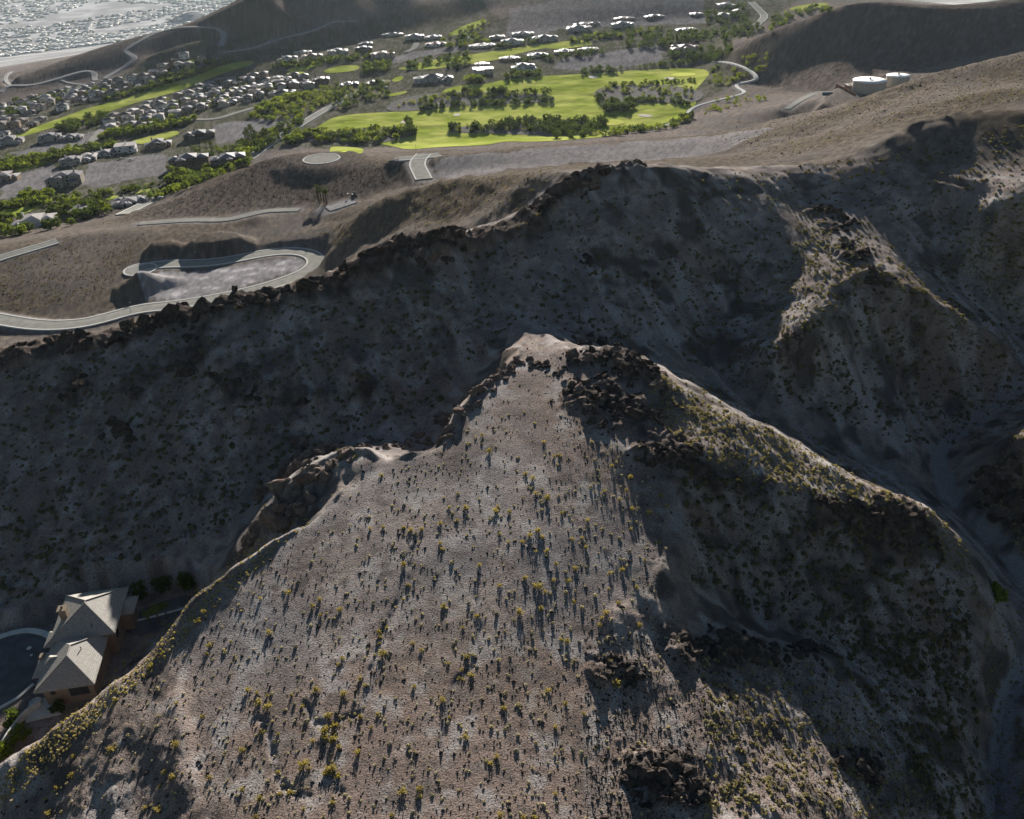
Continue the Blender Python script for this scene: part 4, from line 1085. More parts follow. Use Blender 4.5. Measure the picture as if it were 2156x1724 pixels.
# patches: polygon in source pixels, count, kinds, size range, where (for labels)
PATCH = [
 ([(958,276),(1060,264),(1200,255),(1255,258),(1290,280),(1230,291),(1060,285),(965,284)], 46, ['dark','dark','mid','pale','dark'], (0.75,1.25), 'on the tree strip across the lower fairway'),
 ([(1285,258),(1300,270),(1250,296),(1180,298),(1190,290)], 10, ['dark','mid'], (0.9,1.3), 'at the right end of the tree strip'),
 ([(655,294),(760,279),(870,275),(890,284),(850,300),(800,307),(690,306)], 40, ['mid','dark','pale','lime'], (0.6,1.15), 'on the scrub island left of the lower fairway'),
 ([(870,262),(895,278),(890,290),(860,296)], 6, ['dark'], (1.0,1.3), 'at the tip of the scrub island'),
 ([(880,240),(960,230),(1040,228),(1100,224),(1180,221),(1180,216),(1040,221),(900,233)], 26, ['dark','dark','mid'], (0.6,1.15), 'along the shaded edge of the upper rough island'),
 ([(840,232),(900,206),(1000,200),(1120,202),(1150,210),(1000,212),(880,225)], 30, ['pale','pale','mid','lime'], (0.5,1.0), 'on the upper rough island'),
 ([(950,205),(990,196),(1060,197),(1170,200),(1180,206),(1060,204)], 10, ['dark','mid'], (0.9,1.3), 'along the sunlit edge of the upper rough island'),
 ([(1272,200),(1300,222),(1370,226),(1310,248),(1282,238)], 14, ['dark','dark','mid'], (0.85,1.3), 'in the clump beside the bunker green'),
 ([(1330,222),(1400,220),(1475,227),(1470,221),(1400,214),(1340,215)], 14, ['dark','mid'], (0.6,1.0), 'in the row above the bunker green'),
 ([(1280,200),(1300,186),(1400,182),(1480,192),(1480,212),(1380,212)], 22, ['pale','pale','dark','lime'], (0.45,0.9), 'on the right-hand rough island'),
 ([(1290,180),(1400,177),(1490,172),(1490,177),(1400,183),(1300,187)], 14, ['dark','mid'], (0.5,0.8), 'along the lower side of the far green'),
 ([(1250,290),(1300,282),(1400,276),(1450,260),(1475,245),(1485,255),(1440,275),(1360,285),(1290,296)], 22, ['mid','dark','lime','pale'], (0.7,1.1), 'along the path below the bunker green'),
 ([(995,186),(1040,178),(1030,165),(1000,168)], 5, ['mid','lime'], (1.1,1.5), 'at the left end of the upper fairway'),
 ([(1075,172),(1150,165),(1160,158),(1090,160)], 12, ['dark','mid','pale'], (0.8,1.3), 'below the white villa'),
 ([(1240,160),(1320,158),(1330,148),(1250,148)], 10, ['dark','mid'], (0.7,1.0), 'along the cart path below the gravel lot'),
 ([(1340,148),(1420,142),(1520,134),(1520,126),(1430,134)], 14, ['mid','lime','dark'], (0.5,0.9), 'along the wall below the gravel lot'),
 ([(1425,125),(1445,105),(1540,100),(1562,92),(1565,112),(1530,132),(1470,130)], 30, ['dark','mid','cone','dark'], (0.8,1.25), 'around the clay-roofed mansion'),
 ([(1320,92),(1400,72),(1440,70),(1530,68),(1600,55),(1640,60),(1600,85),(1500,88),(1400,104),(1340,106)], 60, ['dark','dark','cone','mid','palm'], (0.85,1.35), 'in the dark belt of trees below the curved street'),
 ([(1640,75),(1700,40),(1780,20),(1740,15),(1650,40)], 26, ['mid','lime','dark'], (0.7,1.2), 'beside the far fairway by the dark hill'),
 ([(1500,30),(1600,10),(1600,50),(1560,55),(1510,50)], 22, ['dark','cone','mid'], (0.8,1.2), 'among the houses by the curved street'),
 ([(1200,95),(1400,72),(1420,60),(1330,70),(1240,80)], 26, ['mid','dark','lime'], (0.7,1.1), 'along the terraced fairway'),
 ([(1060,105),(1180,92),(1180,80),(1070,90)], 14, ['mid','dark'], (0.7,1.1), 'below the far villas'),
 ([(1080,142),(1250,122),(1300,115),(1300,105),(1100,128)], 24, ['dark','palm','mid','palm'], (0.7,1.1), 'among the bright roof row'),
 ([(950,150),(1010,143),(1020,130),(960,135)], 16, ['palm','dark','palm'], (0.9,1.2), 'in the palm grove beside the cream villa'),
 ([(770,160),(830,152),(840,135),(780,138)], 16, ['mid','dark','lime'], (0.8,1.3), 'at the left end of the terrace fairway'),
 ([(860,150),(1000,122),(1010,112),(870,138)], 10, ['mid','dark'], (0.8,1.2), 'along the gravel terrace'),
 ([(940,90),(1000,75),(1060,90),(1040,100),(960,105)], 22, ['mid','dark','palm','lime'], (0.7,1.1), 'around the crest path houses'),
 ([(960,78),(1040,42),(1050,50),(1010,85)], 12, ['lime','mid'], (0.6,1.0), 'beside the far upper fairway'),
 ([(580,150),(700,138),(840,120),(840,112),(700,128),(580,140)], 30, ['mid','dark','lime'], (0.6,1.0), 'along the far terrace houses'),
 ([(690,215),(760,185),(830,175),(830,205),(760,225),(720,240)], 26, ['dark','mid','pale'], (0.6,1.1), 'beside the upper boulevard'),
 ([(520,250),(620,215),(700,185),(760,180),(700,225),(640,255),(590,262)], 60, ['lime','lime','pale','mid'], (0.5,0.95), 'in the planted beds left of the boulevard'),
 ([(540,235),(600,215),(640,200),(660,205),(600,230),(560,245)], 20, ['lime','lime','mid'], (0.8,1.2), 'on the lime tree bank behind the planted beds'),
 ([(500,320),(560,290),(640,258),(650,262),(600,300),(545,330),(500,350)], 26, ['dark','mid','lime','palm'], (0.8,1.2), 'along the boulevard by the gravel lot'),
 ([(600,312),(640,288),(700,282),(650,300),(620,312)], 20, ['lime','mid','lime'], (0.8,1.2), 'between the boulevard and the scrub island'),
 ([(350,370),(420,372),(520,352),(545,340),(540,360),(440,392),(360,400)], 22, ['lime','mid','palm','lime'], (0.8,1.25), 'below the dark stone mansions'),
 ([(390,330),(460,312),(520,318),(520,332),(430,340)], 12, ['palm','mid','palm'], (0.8,1.1), 'between the dark stone mansions'),
 ([(535,285),(560,300),(540,312),(520,300)], 8, ['palm'], (1.0,1.3), 'in the palm row beside the gravel lot'),
 ([(0,350),(100,330),(200,312),(260,305),(250,318),(120,345),(0,372)], 44, ['mid','dark','lime'], (0.7,1.15), 'in the green belt left of the mansions'),
 ([(210,300),(290,290),(400,268),(420,255),(330,270),(230,285)], 40, ['mid','lime','dark'], (0.7,1.1), 'along the fairway behind the mansions'),
 ([(120,275),(180,255),(240,245),(240,260),(180,275),(130,290)], 22, ['dark','palm','mid'], (0.8,1.2), 'on the bank below the long fairway'),
 ([(20,225),(120,225),(220,205),(240,190),(160,195),(60,212)], 34, ['mid','lime','dark'], (0.7,1.1), 'among the left-hand tract rows'),
 ([(200,222),(300,190),(400,160),(470,135),(470,145),(380,175),(280,205)], 34, ['mid','dark','lime'], (0.6,1.0), 'along the upper side of the long fairway'),
 ([(230,262),(400,205),(560,170),(660,180),(560,205),(420,240),(300,275)], 46, ['mid','lime','dark','palm'], (0.6,1.0), 'among the tract rows below the long fairway'),
 ([(0,245),(60,225),(60,240),(0,262)], 10, ['mid','dark'], (0.7,1.0), 'by the left street'),
 ([(300,180),(420,130),(500,128),(500,138),(400,160)], 20, ['mid','lime','dark'], (0.6,1.0), 'among the far tract rows'),
 ([(0,480),(30,470),(110,480),(220,478),(210,500),(120,505),(40,512),(0,515)], 22, ['lime','palm','mid','dark'], (0.8,1.25), 'around the white house at the brown hill'),
 ([(100,470),(130,440),(220,430),(240,455),(200,472)], 20, ['mid','palm','lime','dark'], (0.8,1.25), 'around the single-storey grey houses'),
 ([(260,478),(300,465),(400,455),(400,468),(320,475)], 22, ['lime','palm','lime'], (0.7,1.05), 'in the lime hedge beside the lower road'),
 ([(310,420),(420,392),(430,400),(330,432)], 10, ['lime','lime','mid'], (0.6,1.1), 'along the boulevard below the mansions'),
 ([(0,440),(120,428),(170,415),(170,425),(110,440),(0,452)], 12, ['mid','lime'], (0.7,1.1), 'beside the left fairway'),
 ([(60,415),(110,420),(100,432),(50,430)], 3, ['lime'], (1.1,1.3), 'under the three-storey mansion'),
 ([(190,415),(330,395),(340,402),(210,425)], 12, ['pale','mid'], (0.5,0.8), 'in the scrub strip above the boulevard'),
 ([(1520,140),(1600,160),(1560,185),(1510,180)], 14, ['lime','mid','pale'], (0.5,0.9), 'on the slope beside the cart path'),
 ([(1560,130),(1640,115),(1650,150),(1620,160)], 10, ['lime','pale'], (0.5,0.8), 'at the foot of the dark hill'),
 ([(1490,225),(1560,205),(1600,200),(1640,215),(1560,235),(1500,250)], 12, ['lime','pale'], (0.4,0.8), 'in the wash below the cart path'),
 ([(678,425),(700,425),(700,438),(680,438)], 7, ['palm'], (1.15,1.4), 'in the lone palm group at the dirt track'),
]
cand = []
for pi, (px, cnt, kinds, (s0, s1), where) in enumerate(PATCH):
    P = np.array(px, float); lo, hi = P.min(0), P.max(0); pts = []; t = 0
    cnt = int(cnt * (3.6 if px[0][0] < 700 else 2.8)) if pi < len(PATCH) - 1 else cnt
    while len(pts) < cnt and t < 6000:
        t += 1
        q = (_tr.uniform(lo[0], hi[0]), _tr.uniform(lo[1], hi[1]))
        if in_poly(np.array([q[0]]), np.array([q[1]]), P)[0]: pts.append(q)
    W3 = fast_hit(pts, False)
    for p in W3:
        if p[2] > 20 and px[0][0] < 600 and pi < len(PATCH) - 1: continue
        if any((p[0] - a) ** 2 + (p[1] - b) ** 2 < (c * 0.75) ** 2 for a, b, c in HOUSE_XY): continue
        k = _tr.choice(kinds); s = _tr.uniform(s0, s1) * (1.25 if k != 'palm' else 1.05)
        cand.append((TK[k]['h'] * s / math.hypot(p[0], p[1]), k, s, p, where, pi))
cand.sort(key=lambda c: -c[0])
lone = [c for c in cand if c[5] == len(PATCH) - 1]
IND = 296
groups_seen = {}
def place_tree(k, s, p, lab, grp):
    d = TK[k]; x, y = float(p[0]), float(p[1])
    root = empty(d['name'], (x, y, ground(x, y) - 0.05 + 0.35), _tr.uniform(0, 6.28), s)
    z = 7.2 if k == 'palm' else 0.0
    link('crown', _tr.choice(d['cr']), None, root, loc=(0, 0, z)); link('trunk', _tr.choice(d['tr']), None, root, loc=(0, 0, z))
    tag(root, lab, 'tree', grp)
chosen = cand[:IND] + [c for c in lone if not any(c is d for d in cand[:IND])]
by = {}
for c in chosen: by.setdefault((c[1], c[4]), []).append(c)
for (k, where), L in by.items():
    L.sort(key=lambda c: math.atan2(c[3][0], c[3][1]))
    for i, c in enumerate(L):
        lab = TK[k]['w'] + (' ' if len(L) == 1 else ', ' + ordinal(i) + ', ') + where
        place_tree(k, c[2], c[3], lab, TK[k]['w'] + 's ' + where)
# the smaller ones, joined: too many and too small to pick apart
_ids = set(id(c) for c in chosen)
rest = [c for c in cand if id(c) not in _ids]
acc = {}
for c in rest:
    d = TK[c[1]]; me = _tr.choice(d['cr']); n = len(me.vertices); co = np.empty(n * 3, np.float32); me.vertices.foreach_get('co', co); co = co.reshape(-1, 3).copy()
    if c[1] == 'palm': co[:, 2] += 7.2
    keep = np.arange(n // 4); keep = keep[RNG.random(n // 4) < 0.25]
    co = co.reshape(-1, 4, 3)[keep]; ce = co.mean(1, keepdims=True); co = ((ce + (co - ce) * 1.55) * c[2]).reshape(-1, 3)
    t = _tr.uniform(0, 6.28); cs, sn = math.cos(t), math.sin(t)
    co = np.stack([co[:, 0] * cs - co[:, 1] * sn, co[:, 0] * sn + co[:, 1] * cs, co[:, 2]], -1) + np.array([c[3][0], c[3][1], ground(c[3][0], c[3][1]) + 0.2])
    acc.setdefault(d['mat'].name, []).append(co)
for mn, L in acc.items():
    co = np.vstack(L); f = np.arange(len(co)).reshape(-1, 4)
    me = mesh_from('distant_foliage', co, f); o = link('distant_foliage', me, bpy.data.materials[mn])
    tag(o, 'mass of small ' + mn.replace('_', ' ') + ' shrubs and trees between the houses', 'foliage', None, 'stuff')
print('trees', len(cand), round(time.time() - T0, 1))
# ------------------------------------------------------------------ rock outcrops, loose stones, desert shrubs
def rock_mat(name, c1, c2, c3):
    m, nt, b = nodes_of(name)
    P = nd(nt, 'ShaderNodeNewGeometry').outputs['Position']
    n1 = noise(nt, P, 0.9, 4, 0.65); n2 = noise(nt, P, 0.22, 2)
    c = mixc(nt, ramp(nt, n1, 0.32, 0.68), c1, c2)
    c = mixc(nt, ramp(nt, n2, 0.5, 0.68), c, c3)
    nt.links.new(c, b.inputs['Base Color'])
    bp = nd(nt, 'ShaderNodeBump', i_Strength=0.8, i_Distance=0.5)
    nt.links.new(noise(nt, P, 2.2, 4, 0.7), bp.inputs['Height']); nt.links.new(bp.outputs[0], b.inputs['Normal'])
    return m
M_ROCK = rock_mat('brown_rock', (0.085, 0.068, 0.058), (0.185, 0.150, 0.128), (0.14, 0.095, 0.078))
M_ROCKD = rock_mat('dark_rock', (0.030, 0.026, 0.024), (0.085, 0.070, 0.060), (0.06, 0.046, 0.04))
def perlin3(p, s):
    return perlin(p[:, 0] * s + 7.1, p[:, 1] * s + p[:, 2] * s * 0.83, 90) + perlin(p[:, 2] * s - 3.3, p[:, 0] * s * 0.7 - p[:, 1] * s * 0.6, 91)
def boulder_mesh(seed, blocky):
    """angular block: hull of a few points, cut fine and roughened, facets kept"""
    g = np.random.default_rng(seed); bm = bmesh.new()
    for k in range(blocky):
        p = g.normal(size=3); p /= np.linalg.norm(p); bm.verts.new(p * g.uniform(0.75, 1.1) * np.array([1, 1, 0.9]))
    bmesh.ops.convex_hull(bm, input=bm.verts[:])
    bmesh.ops.delete(bm, geom=[v for v in bm.verts if not v.link_faces], context='VERTS')
    bmesh.ops.subdivide_edges(bm, edges=bm.edges[:], cuts=3, use_grid_fill=True)
    bmesh.ops.triangulate(bm, faces=bm.faces[:])
    bm.normal_update(); off = g.uniform(-50, 50, 3)
    co = np.array([v.co[:] for v in bm.verts]); nr = np.array([v.normal[:] for v in bm.verts])
    d = 0.10 * perlin3(co + off, 1.7) + 0.06 * perlin3(co + off * 2, 4.0) - 0.14 * np.exp(-(np.abs(perlin3(co + off * 3, 1.3)) / 0.06) ** 2)
    co = co + nr * d[:, None]
    for v, c in zip(bm.verts, co): v.co = c
    me = bpy.data.meshes.new('boulder'); bm.to_mesh(me); bm.free(); return me
BOULD = [boulder_mesh(k, 15) for k in range(9)]
BOULDD = [m.copy() for m in BOULD]
for m in BOULD: m.materials.append(M_ROCK)
for m in BOULDD: m.materials.append(M_ROCKD)
_rk = random.Random(31)
OUTCROPS = [
 ('big brown rock rib standing on the canyon edge of the sunlit hill', 0, [(652,998,40),(618,1058,40),(585,1108,34),(690,985,28),(640,962,20),(556,1128,24),(735,978,20),(768,962,22),(792,950,15),(602,1030,34),(660,1035,28),(640,1085,26),(533,1152,16),(712,968,16),(622,1000,28),(675,1010,26)]),
 ('chain of rounded brown rocks along the hill edge below the saddle', 0, [(955,892,20),(972,870,20),(1000,854,19),(1025,838,18),(985,886,17),(1062,808,16),(1045,822,15),(1090,788,15),(1108,776,16),(1138,778,13),(946,940,15),(962,918,15),(1020,866,14),(1075,800,13)]),
 ('dark low rocks in the gap beside the saddle chain', 0, [(894,930,18),(870,945,14),(862,955,12),(826,958,12),(845,952,12),(910,950,12)]),
 ('rocky cap of the sunlit hill crest', 1, [(1242,730,15),(1262,727,16),(1285,728,15),(1307,735,16),(1326,752,15),(1345,765,14),(1362,775,15),(1383,780,15),(1370,803,18),(1392,812,15),(1406,828,12),(1337,788,16),(1350,805,14),(1224,760,12),(1262,770,14),(1280,775,12),(1300,760,14),(1320,775,14),(1196,794,10),(1165,775,12),(1150,778,10)]),
 ('brown boulder cluster below the crest cap', 1, [(1262,812,16),(1288,822,15),(1240,836,14),(1284,856,16),(1310,852,14),(1262,874,15),(1370,862,14),(1352,890,18),(1330,882,13),(1402,905,12),(1288,908,13),(1300,890,12),(1270,845,13),(1390,888,12),(1245,858,10)]),
 ('black boulder patch on the right shoulder of the sunlit hill', 2, [(1381,970,13),(1409,961,12),(1440,968,13),(1465,984,13),(1478,970,11),(1395,985,11),(1425,985,11),(1500,1000,10),(1372,955,10),(1450,1000,11)]),
 ('black crag on the nose of the right-hand spur', 2, [(1768,1100,13),(1795,1108,12),(1840,1105,15),(1870,1098,17),(1900,1100,18),(1930,1108,18),(1955,1120,16),(1890,1125,16),(1860,1120,14),(1975,1140,14),(1990,1160,12),(1920,1135,14)]),
 ('black crag on the upper step of the lower spur', 2, [(1480,1372,14),(1510,1368,15),(1545,1362,16),(1575,1368,17),(1600,1380,17),(1560,1390,16),(1620,1395,14),(1520,1395,14),(1650,1385,13),(1490,1400,12)]),
 ('dark crag at the end of the lower spur step', 2, [(1690,1380,13),(1720,1382,14),(1750,1388,15),(1775,1395,15),(1700,1400,11),(1740,1405,12)]),
 ('large black rock pile at the bottom of the sunlit slope', 2, [(1345,1668,14),(1370,1650,15),(1400,1640,17),(1435,1635,18),(1465,1650,18),(1420,1668,18),(1390,1680,16),(1450,1690,18),(1485,1680,15),(1500,1710,16),(1420,1715,15),(1370,1700,12),(1470,1620,12)]),
 ('single dark crag with a sunlit top low on the right spur', 2, [(1800,1625,12),(1825,1620,15),(1850,1622,16),(1872,1630,14),(1840,1640,14),(1865,1650,12)]),
 ('small dark rock group in the middle of the sunlit slope', 2, [(1290,1420,11),(1305,1428,13),(1325,1430,10),(1345,1440,11),(1365,1450,11),(1335,1450,10)]),
 ('pair of pale round boulders on the shaded second spur', 0, [(1598,760,15),(1582,775,11),(1690,742,17),(1672,758,13),(1700,730,12),(1612,748,10)]),
 ('broken rock steps on the top of the second spur', 1, [(1740,445,11),(1765,450,12),(1790,462,13),(1808,478,12),(1780,490,11),(1800,512,12),(1825,535,12),(1842,556,12),(1820,560,10),(1858,580,13),(1880,592,13),(1870,610,12)]),
 ('dark crags on the hill right of the dry wash', 2, [(2125,1020,16),(2145,1045,18),(2165,1075,18),(2130,1070,14),(2175,1110,16),(2110,1000,10)]),
 ('blocky cliff on the long ridge crest', 1, [(735,560,18),(752,552,20),(775,545,18),(800,532,20),(828,520,22),(855,510,24),(885,502,24),(910,503,24),(935,512,22),(955,522,20),(870,535,24),(900,540,24),(930,545,20),(845,548,20),(815,560,17),(780,570,16),(905,575,18),(935,580,16),(1010,505,14),(1035,495,14),(975,520,14)]),
 ('jagged crag on the highest step of the long ridge', 1, [(1225,412,15),(1243,405,16),(1262,385,17),(1285,368,18),(1310,358,18),(1335,352,16),(1270,400,15),(1240,425,14),(1195,425,13),(1170,440,14),(1145,455,14),(1120,468,13),(1095,480,12),(1360,352,13)]),
 ('dark broken crags along the left half of the ridge crest', 2, [(40,752,14),(75,740,14),(110,722,15),(140,712,15),(170,708,16),(205,702,16),(240,695,17),(275,690,17),(305,678,18),(340,668,18),(370,660,20),(400,655,18),(430,648,18),(465,652,20),(495,646,20),(525,646,18),(555,634,17),(585,622,16),(615,610,16),(645,602,14),(675,612,14),(320,700,18),(390,690,20),(440,680,20),(480,670,18),(415,720,18),(540,650,16),(250,730,16),(150,745,16),(190,740,14)]),
 ('dark rock bands low on the shaded ridge face', 2, [(400,790,16),(420,775,14),(470,810,15),(510,830,14),(545,840,12),(300,840,15),(150,850,15),(170,830,13),(640,860,12),(780,835,11),(260,920,15),(1260,560,10),(1400,600,10)]),
]
print('outcrops', round(time.time() - T0, 1))

# ---- scatter helpers
def sample_px(px, n, rng):
    P = np.array(px, float); lo, hi = P.min(0), P.max(0); out = np.zeros((0, 2))
    while len(out) < n:
        q = rng.uniform(lo, hi, (n * 2, 2)); out = np.vstack([out, q[in_poly(q[:, 0], q[:, 1], P)]])
    return out[:n]
_crest = [l for l in LINES if l[0] == (-400,810,116)][0]
def on_line(u, v, line):
    """a rock that stands up from an edge: at the edge's own distance, as high as the photograph shows it"""
    L = sorted(line); us = [a[0] / DK for a in L]
    ev = float(np.interp(u, us, [a[1] / DK for a in L])); ez = float(np.interp(u, us, [a[2] for a in L]))
    e = np.array(at_z(u * DK, ev * DK, ez)); D = float(np.linalg.norm(e - np.array([0, 0, CAMZ])))
    return ev, np.array(at_z(u * DK, v * DK, ez + (ev - v) * D / 1800.0 / math.cos(math.asin(min(0.95, (CAMZ - ez) / D)))))
for lab, dk, bs in OUTCROPS:
    P = fast_hit([(b[0], b[1]) for b in bs])
    line = _crest if 'ridge' in lab and 'face' not in lab else None
    if line is not None:
        for k, b in enumerate(bs):
            ev, q = on_line(b[0], b[1], line)
            if b[1] < ev + 4: P[k] = q
    c = P.mean(0); root = empty('rock_outcrop', tuple(c))
    for (u, v, rp), p in zip(bs, P):
        crest_ = line is not None
        if crest_ and _rk.random() < 0.2: continue
        D = float(np.linalg.norm(p - np.array([0, 0, CAMZ]))); r = rp * D / 1800.0 * (_rk.uniform(0.7, 1.6) if crest_ else _rk.uniform(1.1, 1.8) if dk == 1 else _rk.uniform(1.0, 1.7) if dk == 2 else 1.15)
        me = _rk.choice(BOULDD if dk == 2 or (dk == 1 and _rk.random() < 0.45) else BOULD)
        o = link('boulder', me, None, root, loc=tuple(p - c + np.array([0, 0, (-0.45 if crest_ else -0.28) * r])))
        o.scale = (r * _rk.uniform(0.85, 1.25) * (1.3 if crest_ else 1.0), r * _rk.uniform(0.85, 1.25), r * _rk.uniform(0.75, 1.1)); o.rotation_euler = (_rk.uniform(-0.5, 0.5), _rk.uniform(-0.5, 0.5), _rk.uniform(0, 6.28))
        for q in range(_rk.choice((3, 4, 5))):
            t = _rk.uniform(0, 6.28); rr = r * _rk.uniform(0.9, 1.5); s = r * _rk.uniform(0.25, 0.65)
            x, y = p[0] + math.cos(t) * rr, p[1] + math.sin(t) * rr
            b2 = link('boulder', _rk.choice(BOULDD if dk else BOULD), None, root, loc=(x - c[0], y - c[1], ground(x, y) - c[2] - 0.05 * s))
            b2.scale = (s * _rk.uniform(0.8, 1.4), s, s * _rk.uniform(0.7, 1.1)); b2.rotation_euler = (_rk.uniform(-1, 1), _rk.uniform(-1, 1), _rk.uniform(0, 6.28))
    tag(root, lab, 'rocks')
def scatter(name, base_v, base_f, pts, size, rng, mat, flat=(0.6, 1.0), sink=0.1):
    n = len(pts); k = len(base_v[0])
    which = rng.integers(0, len(base_v), n); t = rng.uniform(0, 6.28, n); V = np.stack([base_v[w] for w in which])
    s = np.stack([size * rng.uniform(0.75, 1.3, n), size * rng.uniform(0.75, 1.3, n), size * rng.uniform(*flat, n)], -1)
    V = V * s[:, None]
    c, sn = np.cos(t)[:, None], np.sin(t)[:, None]
    V = np.stack([V[..., 0] * c - V[..., 1] * sn, V[..., 0] * sn + V[..., 1] * c, V[..., 2]], -1) + pts[:, None] - np.array([0, 0, 1.0]) * (sink * size)[:, None, None]
    F = (base_f[None] + (np.arange(n) * k)[:, None, None]).reshape(-1, base_f.shape[1])
    me = mesh_from(name, V.reshape(-1, 3), F); return link(name, me, mat)
def stone_base(seed):
    g = np.random.default_rng(seed); co = np.array([(1,0,0),(0,1,0),(-1,0,0),(0,-1,0),(0,0,1),(0,0,-1)], float) * 0.5
    co = co * (1 + 0.25 * g.normal(size=(6, 1))) + 0.12 * g.normal(size=(6, 3))
    return co, np.array([(0,1,4),(1,2,4),(2,3,4),(3,0,4),(1,0,5),(2,1,5),(3,2,5),(0,3,5)])
SB = [stone_base(k) for k in range(8)]
SV, SF = [s[0] for s in SB], SB[0][1]
rs = np.random.default_rng(77)
MESA = [(30,1640),(240,1450),(400,1300),(560,1165),(800,970),(960,870),(1110,720),(1300,745),(1420,860),(1480,960),(1430,1120),(1400,1290),(1560,1380),(1700,1450),(1500,1750),(0,1750)]
p = np.vstack([sample_px(MESA, 7500, rs), sample_px([(1250,1350),(1560,1380),(1760,1420),(1960,1620),(2040,1750),(1250,1750)], 6500, rs), sample_px([(1100,740),(1300,740),(1430,810),(1520,830),(1820,990),(1960,1070),(1900,1110),(1500,1050),(1250,980)], 3000, rs), sample_px([(1450,920),(1720,1010),(1960,1100),(2080,1320),(2060,1500),(1800,1380),(1480,1250)], 2600, rs), sample_px([(1700,1330),(2070,1300),(2100,1750),(2000,1750),(1900,1550)], 2200, rs)])
pts = fast_hit(p); sz = np.exp(rs.normal(math.log(0.26), 0.5, len(pts)))
sz = np.clip(sz, 0.1, 1.1)
o = scatter('loose_stones', SV, SF, pts, sz, rs, M_ROCKD); tag(o, 'loose dark stones strewn over the sunlit foreground hill', 'stones', None, 'stuff')
p = np.vstack([sample_px([(0,780),(480,660),(900,540),(1200,430),(1500,400),(1500,760),(1100,690),(900,900),(600,1080),(200,1240),(0,1300)], 5200, rs), sample_px([(1500,380),(1900,330),(2188,250),(2188,950),(1950,950),(1600,850),(1450,760)], 3600, rs)])
pts = fast_hit(p); sz = np.clip(np.exp(rs.normal(math.log(0.5), 0.5, len(pts))), 0.2, 2.0)
M_STONE = rock_mat('grey_stones', (0.10, 0.095, 0.09), (0.20, 0.185, 0.172), (0.15, 0.135, 0.125))
o = scatter('talus_stones', SV, SF, pts, sz, rs, M_STONE); tag(o, 'loose grey stones strewn over the shaded ridge faces', 'stones', None, 'stuff')
p = sample_px([(270,465),(560,330),(700,350),(850,345),(860,385),(700,430),(330,462)], 1500, rs)
pts = fast_hit(p); o = scatter('slope_stones', SV, SF, pts, rs.uniform(0.5, 1.6, len(pts)), rs, M_ROCKD); tag(o, 'dark stones on the low hill behind the loop road', 'stones', None, 'stuff')

p = np.vstack([sample_px([(1500,290),(1700,235),(1900,170),(2188,105),(2188,215),(1900,262),(1700,335),(1560,345)], 3000, rs), sample_px([(0,540),(130,500),(330,500),(280,560),(200,640),(0,670)], 1200, rs), sample_px([(680,500),(900,385),(1200,370),(1100,450),(960,480),(720,530)], 900, rs)])
pts = fast_hit(p); o = scatter('back_slope_stones', SV, SF, pts, np.clip(np.exp(rs.normal(math.log(0.55), 0.5, len(pts))), 0.25, 1.8), rs, M_ROCKD); tag(o, 'dark stones on the sunlit slopes behind the ridge', 'stones', None, 'stuff')
# ---- shrubs: straw domes and spiky yellow-green bushes
L_STRAW = leaf_mat('straw_shrub', (0.30, 0.26, 0.17), (0.42, 0.37, 0.26), 0.3, 1.0)
L_CREO = leaf_mat('yellow_green_shrub', (0.22, 0.185, 0.065), (0.36, 0.29, 0.115), 0.35, 1.0)
L_SLOPE = leaf_mat('tawny_shrub', (0.14, 0.122, 0.068), (0.26, 0.225, 0.135), 0.3, 1.0)
L_SHADED = leaf_mat('shade_toned_shrub', (0.085, 0.080, 0.045), (0.17, 0.15, 0.085), 0.3, 1.0)  # darker copy of the tawny shrub colour, shade painted in for shaded slopes
def dome(seed, n, leaf=0.12):
    g = np.random.default_rng(seed); V = []
    for k in range(n):
        d = g.normal(size=3); d[2] = abs(d[2]) * 1.1; d /= np.linalg.norm(d)
        q = d * np.array([0.5, 0.5, 0.55]) * g.uniform(0.6, 1.05); a = np.cross(d, g.normal(size=3)); a /= np.linalg.norm(a); b = np.cross(d, a) + 0.5 * g.normal(size=3)
        s = leaf * g.uniform(0.7, 1.3); V += [q - a * s - b * s * 0.7, q + a * s - b * s * 0.7, q + a * s * 0.7 + b * s * 0.8, q - a * s * 0.7 + b * s * 0.8]
    return np.array(V)
def spiky(seed, n):
    g = np.random.default_rng(seed); V = []
    for k in range(n):
        t = g.uniform(0, 6.28); el = g.uniform(0.35, 1.35); L = g.uniform(0.5, 0.95)
        d = np.array([math.cos(t) * math.cos(el), math.sin(t) * math.cos(el), math.sin(el)]); a = np.cross(d, [0, 0, 1.0]); a = a / (np.linalg.norm(a) + 1e-6); a = a * math.cos(k) + np.cross(d, a) * math.sin(k)
        w = 0.035; V += [d * 0.05 - a * w * 0.4, d * 0.05 + a * w * 0.4, d * L + a * w, d * L - a * w]
        for j in range(4):
            q = d * L * g.uniform(0.5, 1.0) + g.normal(size=3) * 0.06; b = g.normal(size=3); b /= np.linalg.norm(b); c = np.cross(b, g.normal(size=3)); c /= np.linalg.norm(c)
            s = g.uniform(0.045, 0.09); V += [q - b * s - c * s, q + b * s - c * s, q + b * s + c * s, q - b * s + c * s]
    return np.array(V)
def quad_mesh(name, V, mat):
    me = mesh_from(name, V, np.arange(len(V)).reshape(-1, 4)); me.materials.append(mat); return me
DOME = [dome(k, 60) for k in range(4)]; SPK = [spiky(k, 26) for k in range(4)]
L_GREY = leaf_mat('grey_shrub', (0.15, 0.135, 0.115), (0.24, 0.22, 0.19), 0.25, 1.0)
MG = [quad_mesh('dome_shrub', v, L_GREY) for v in DOME]
MD = [quad_mesh('dome_shrub', v, L_STRAW) for v in DOME]; MS = [quad_mesh('spiky_shrub', v, L_CREO) for v in SPK]
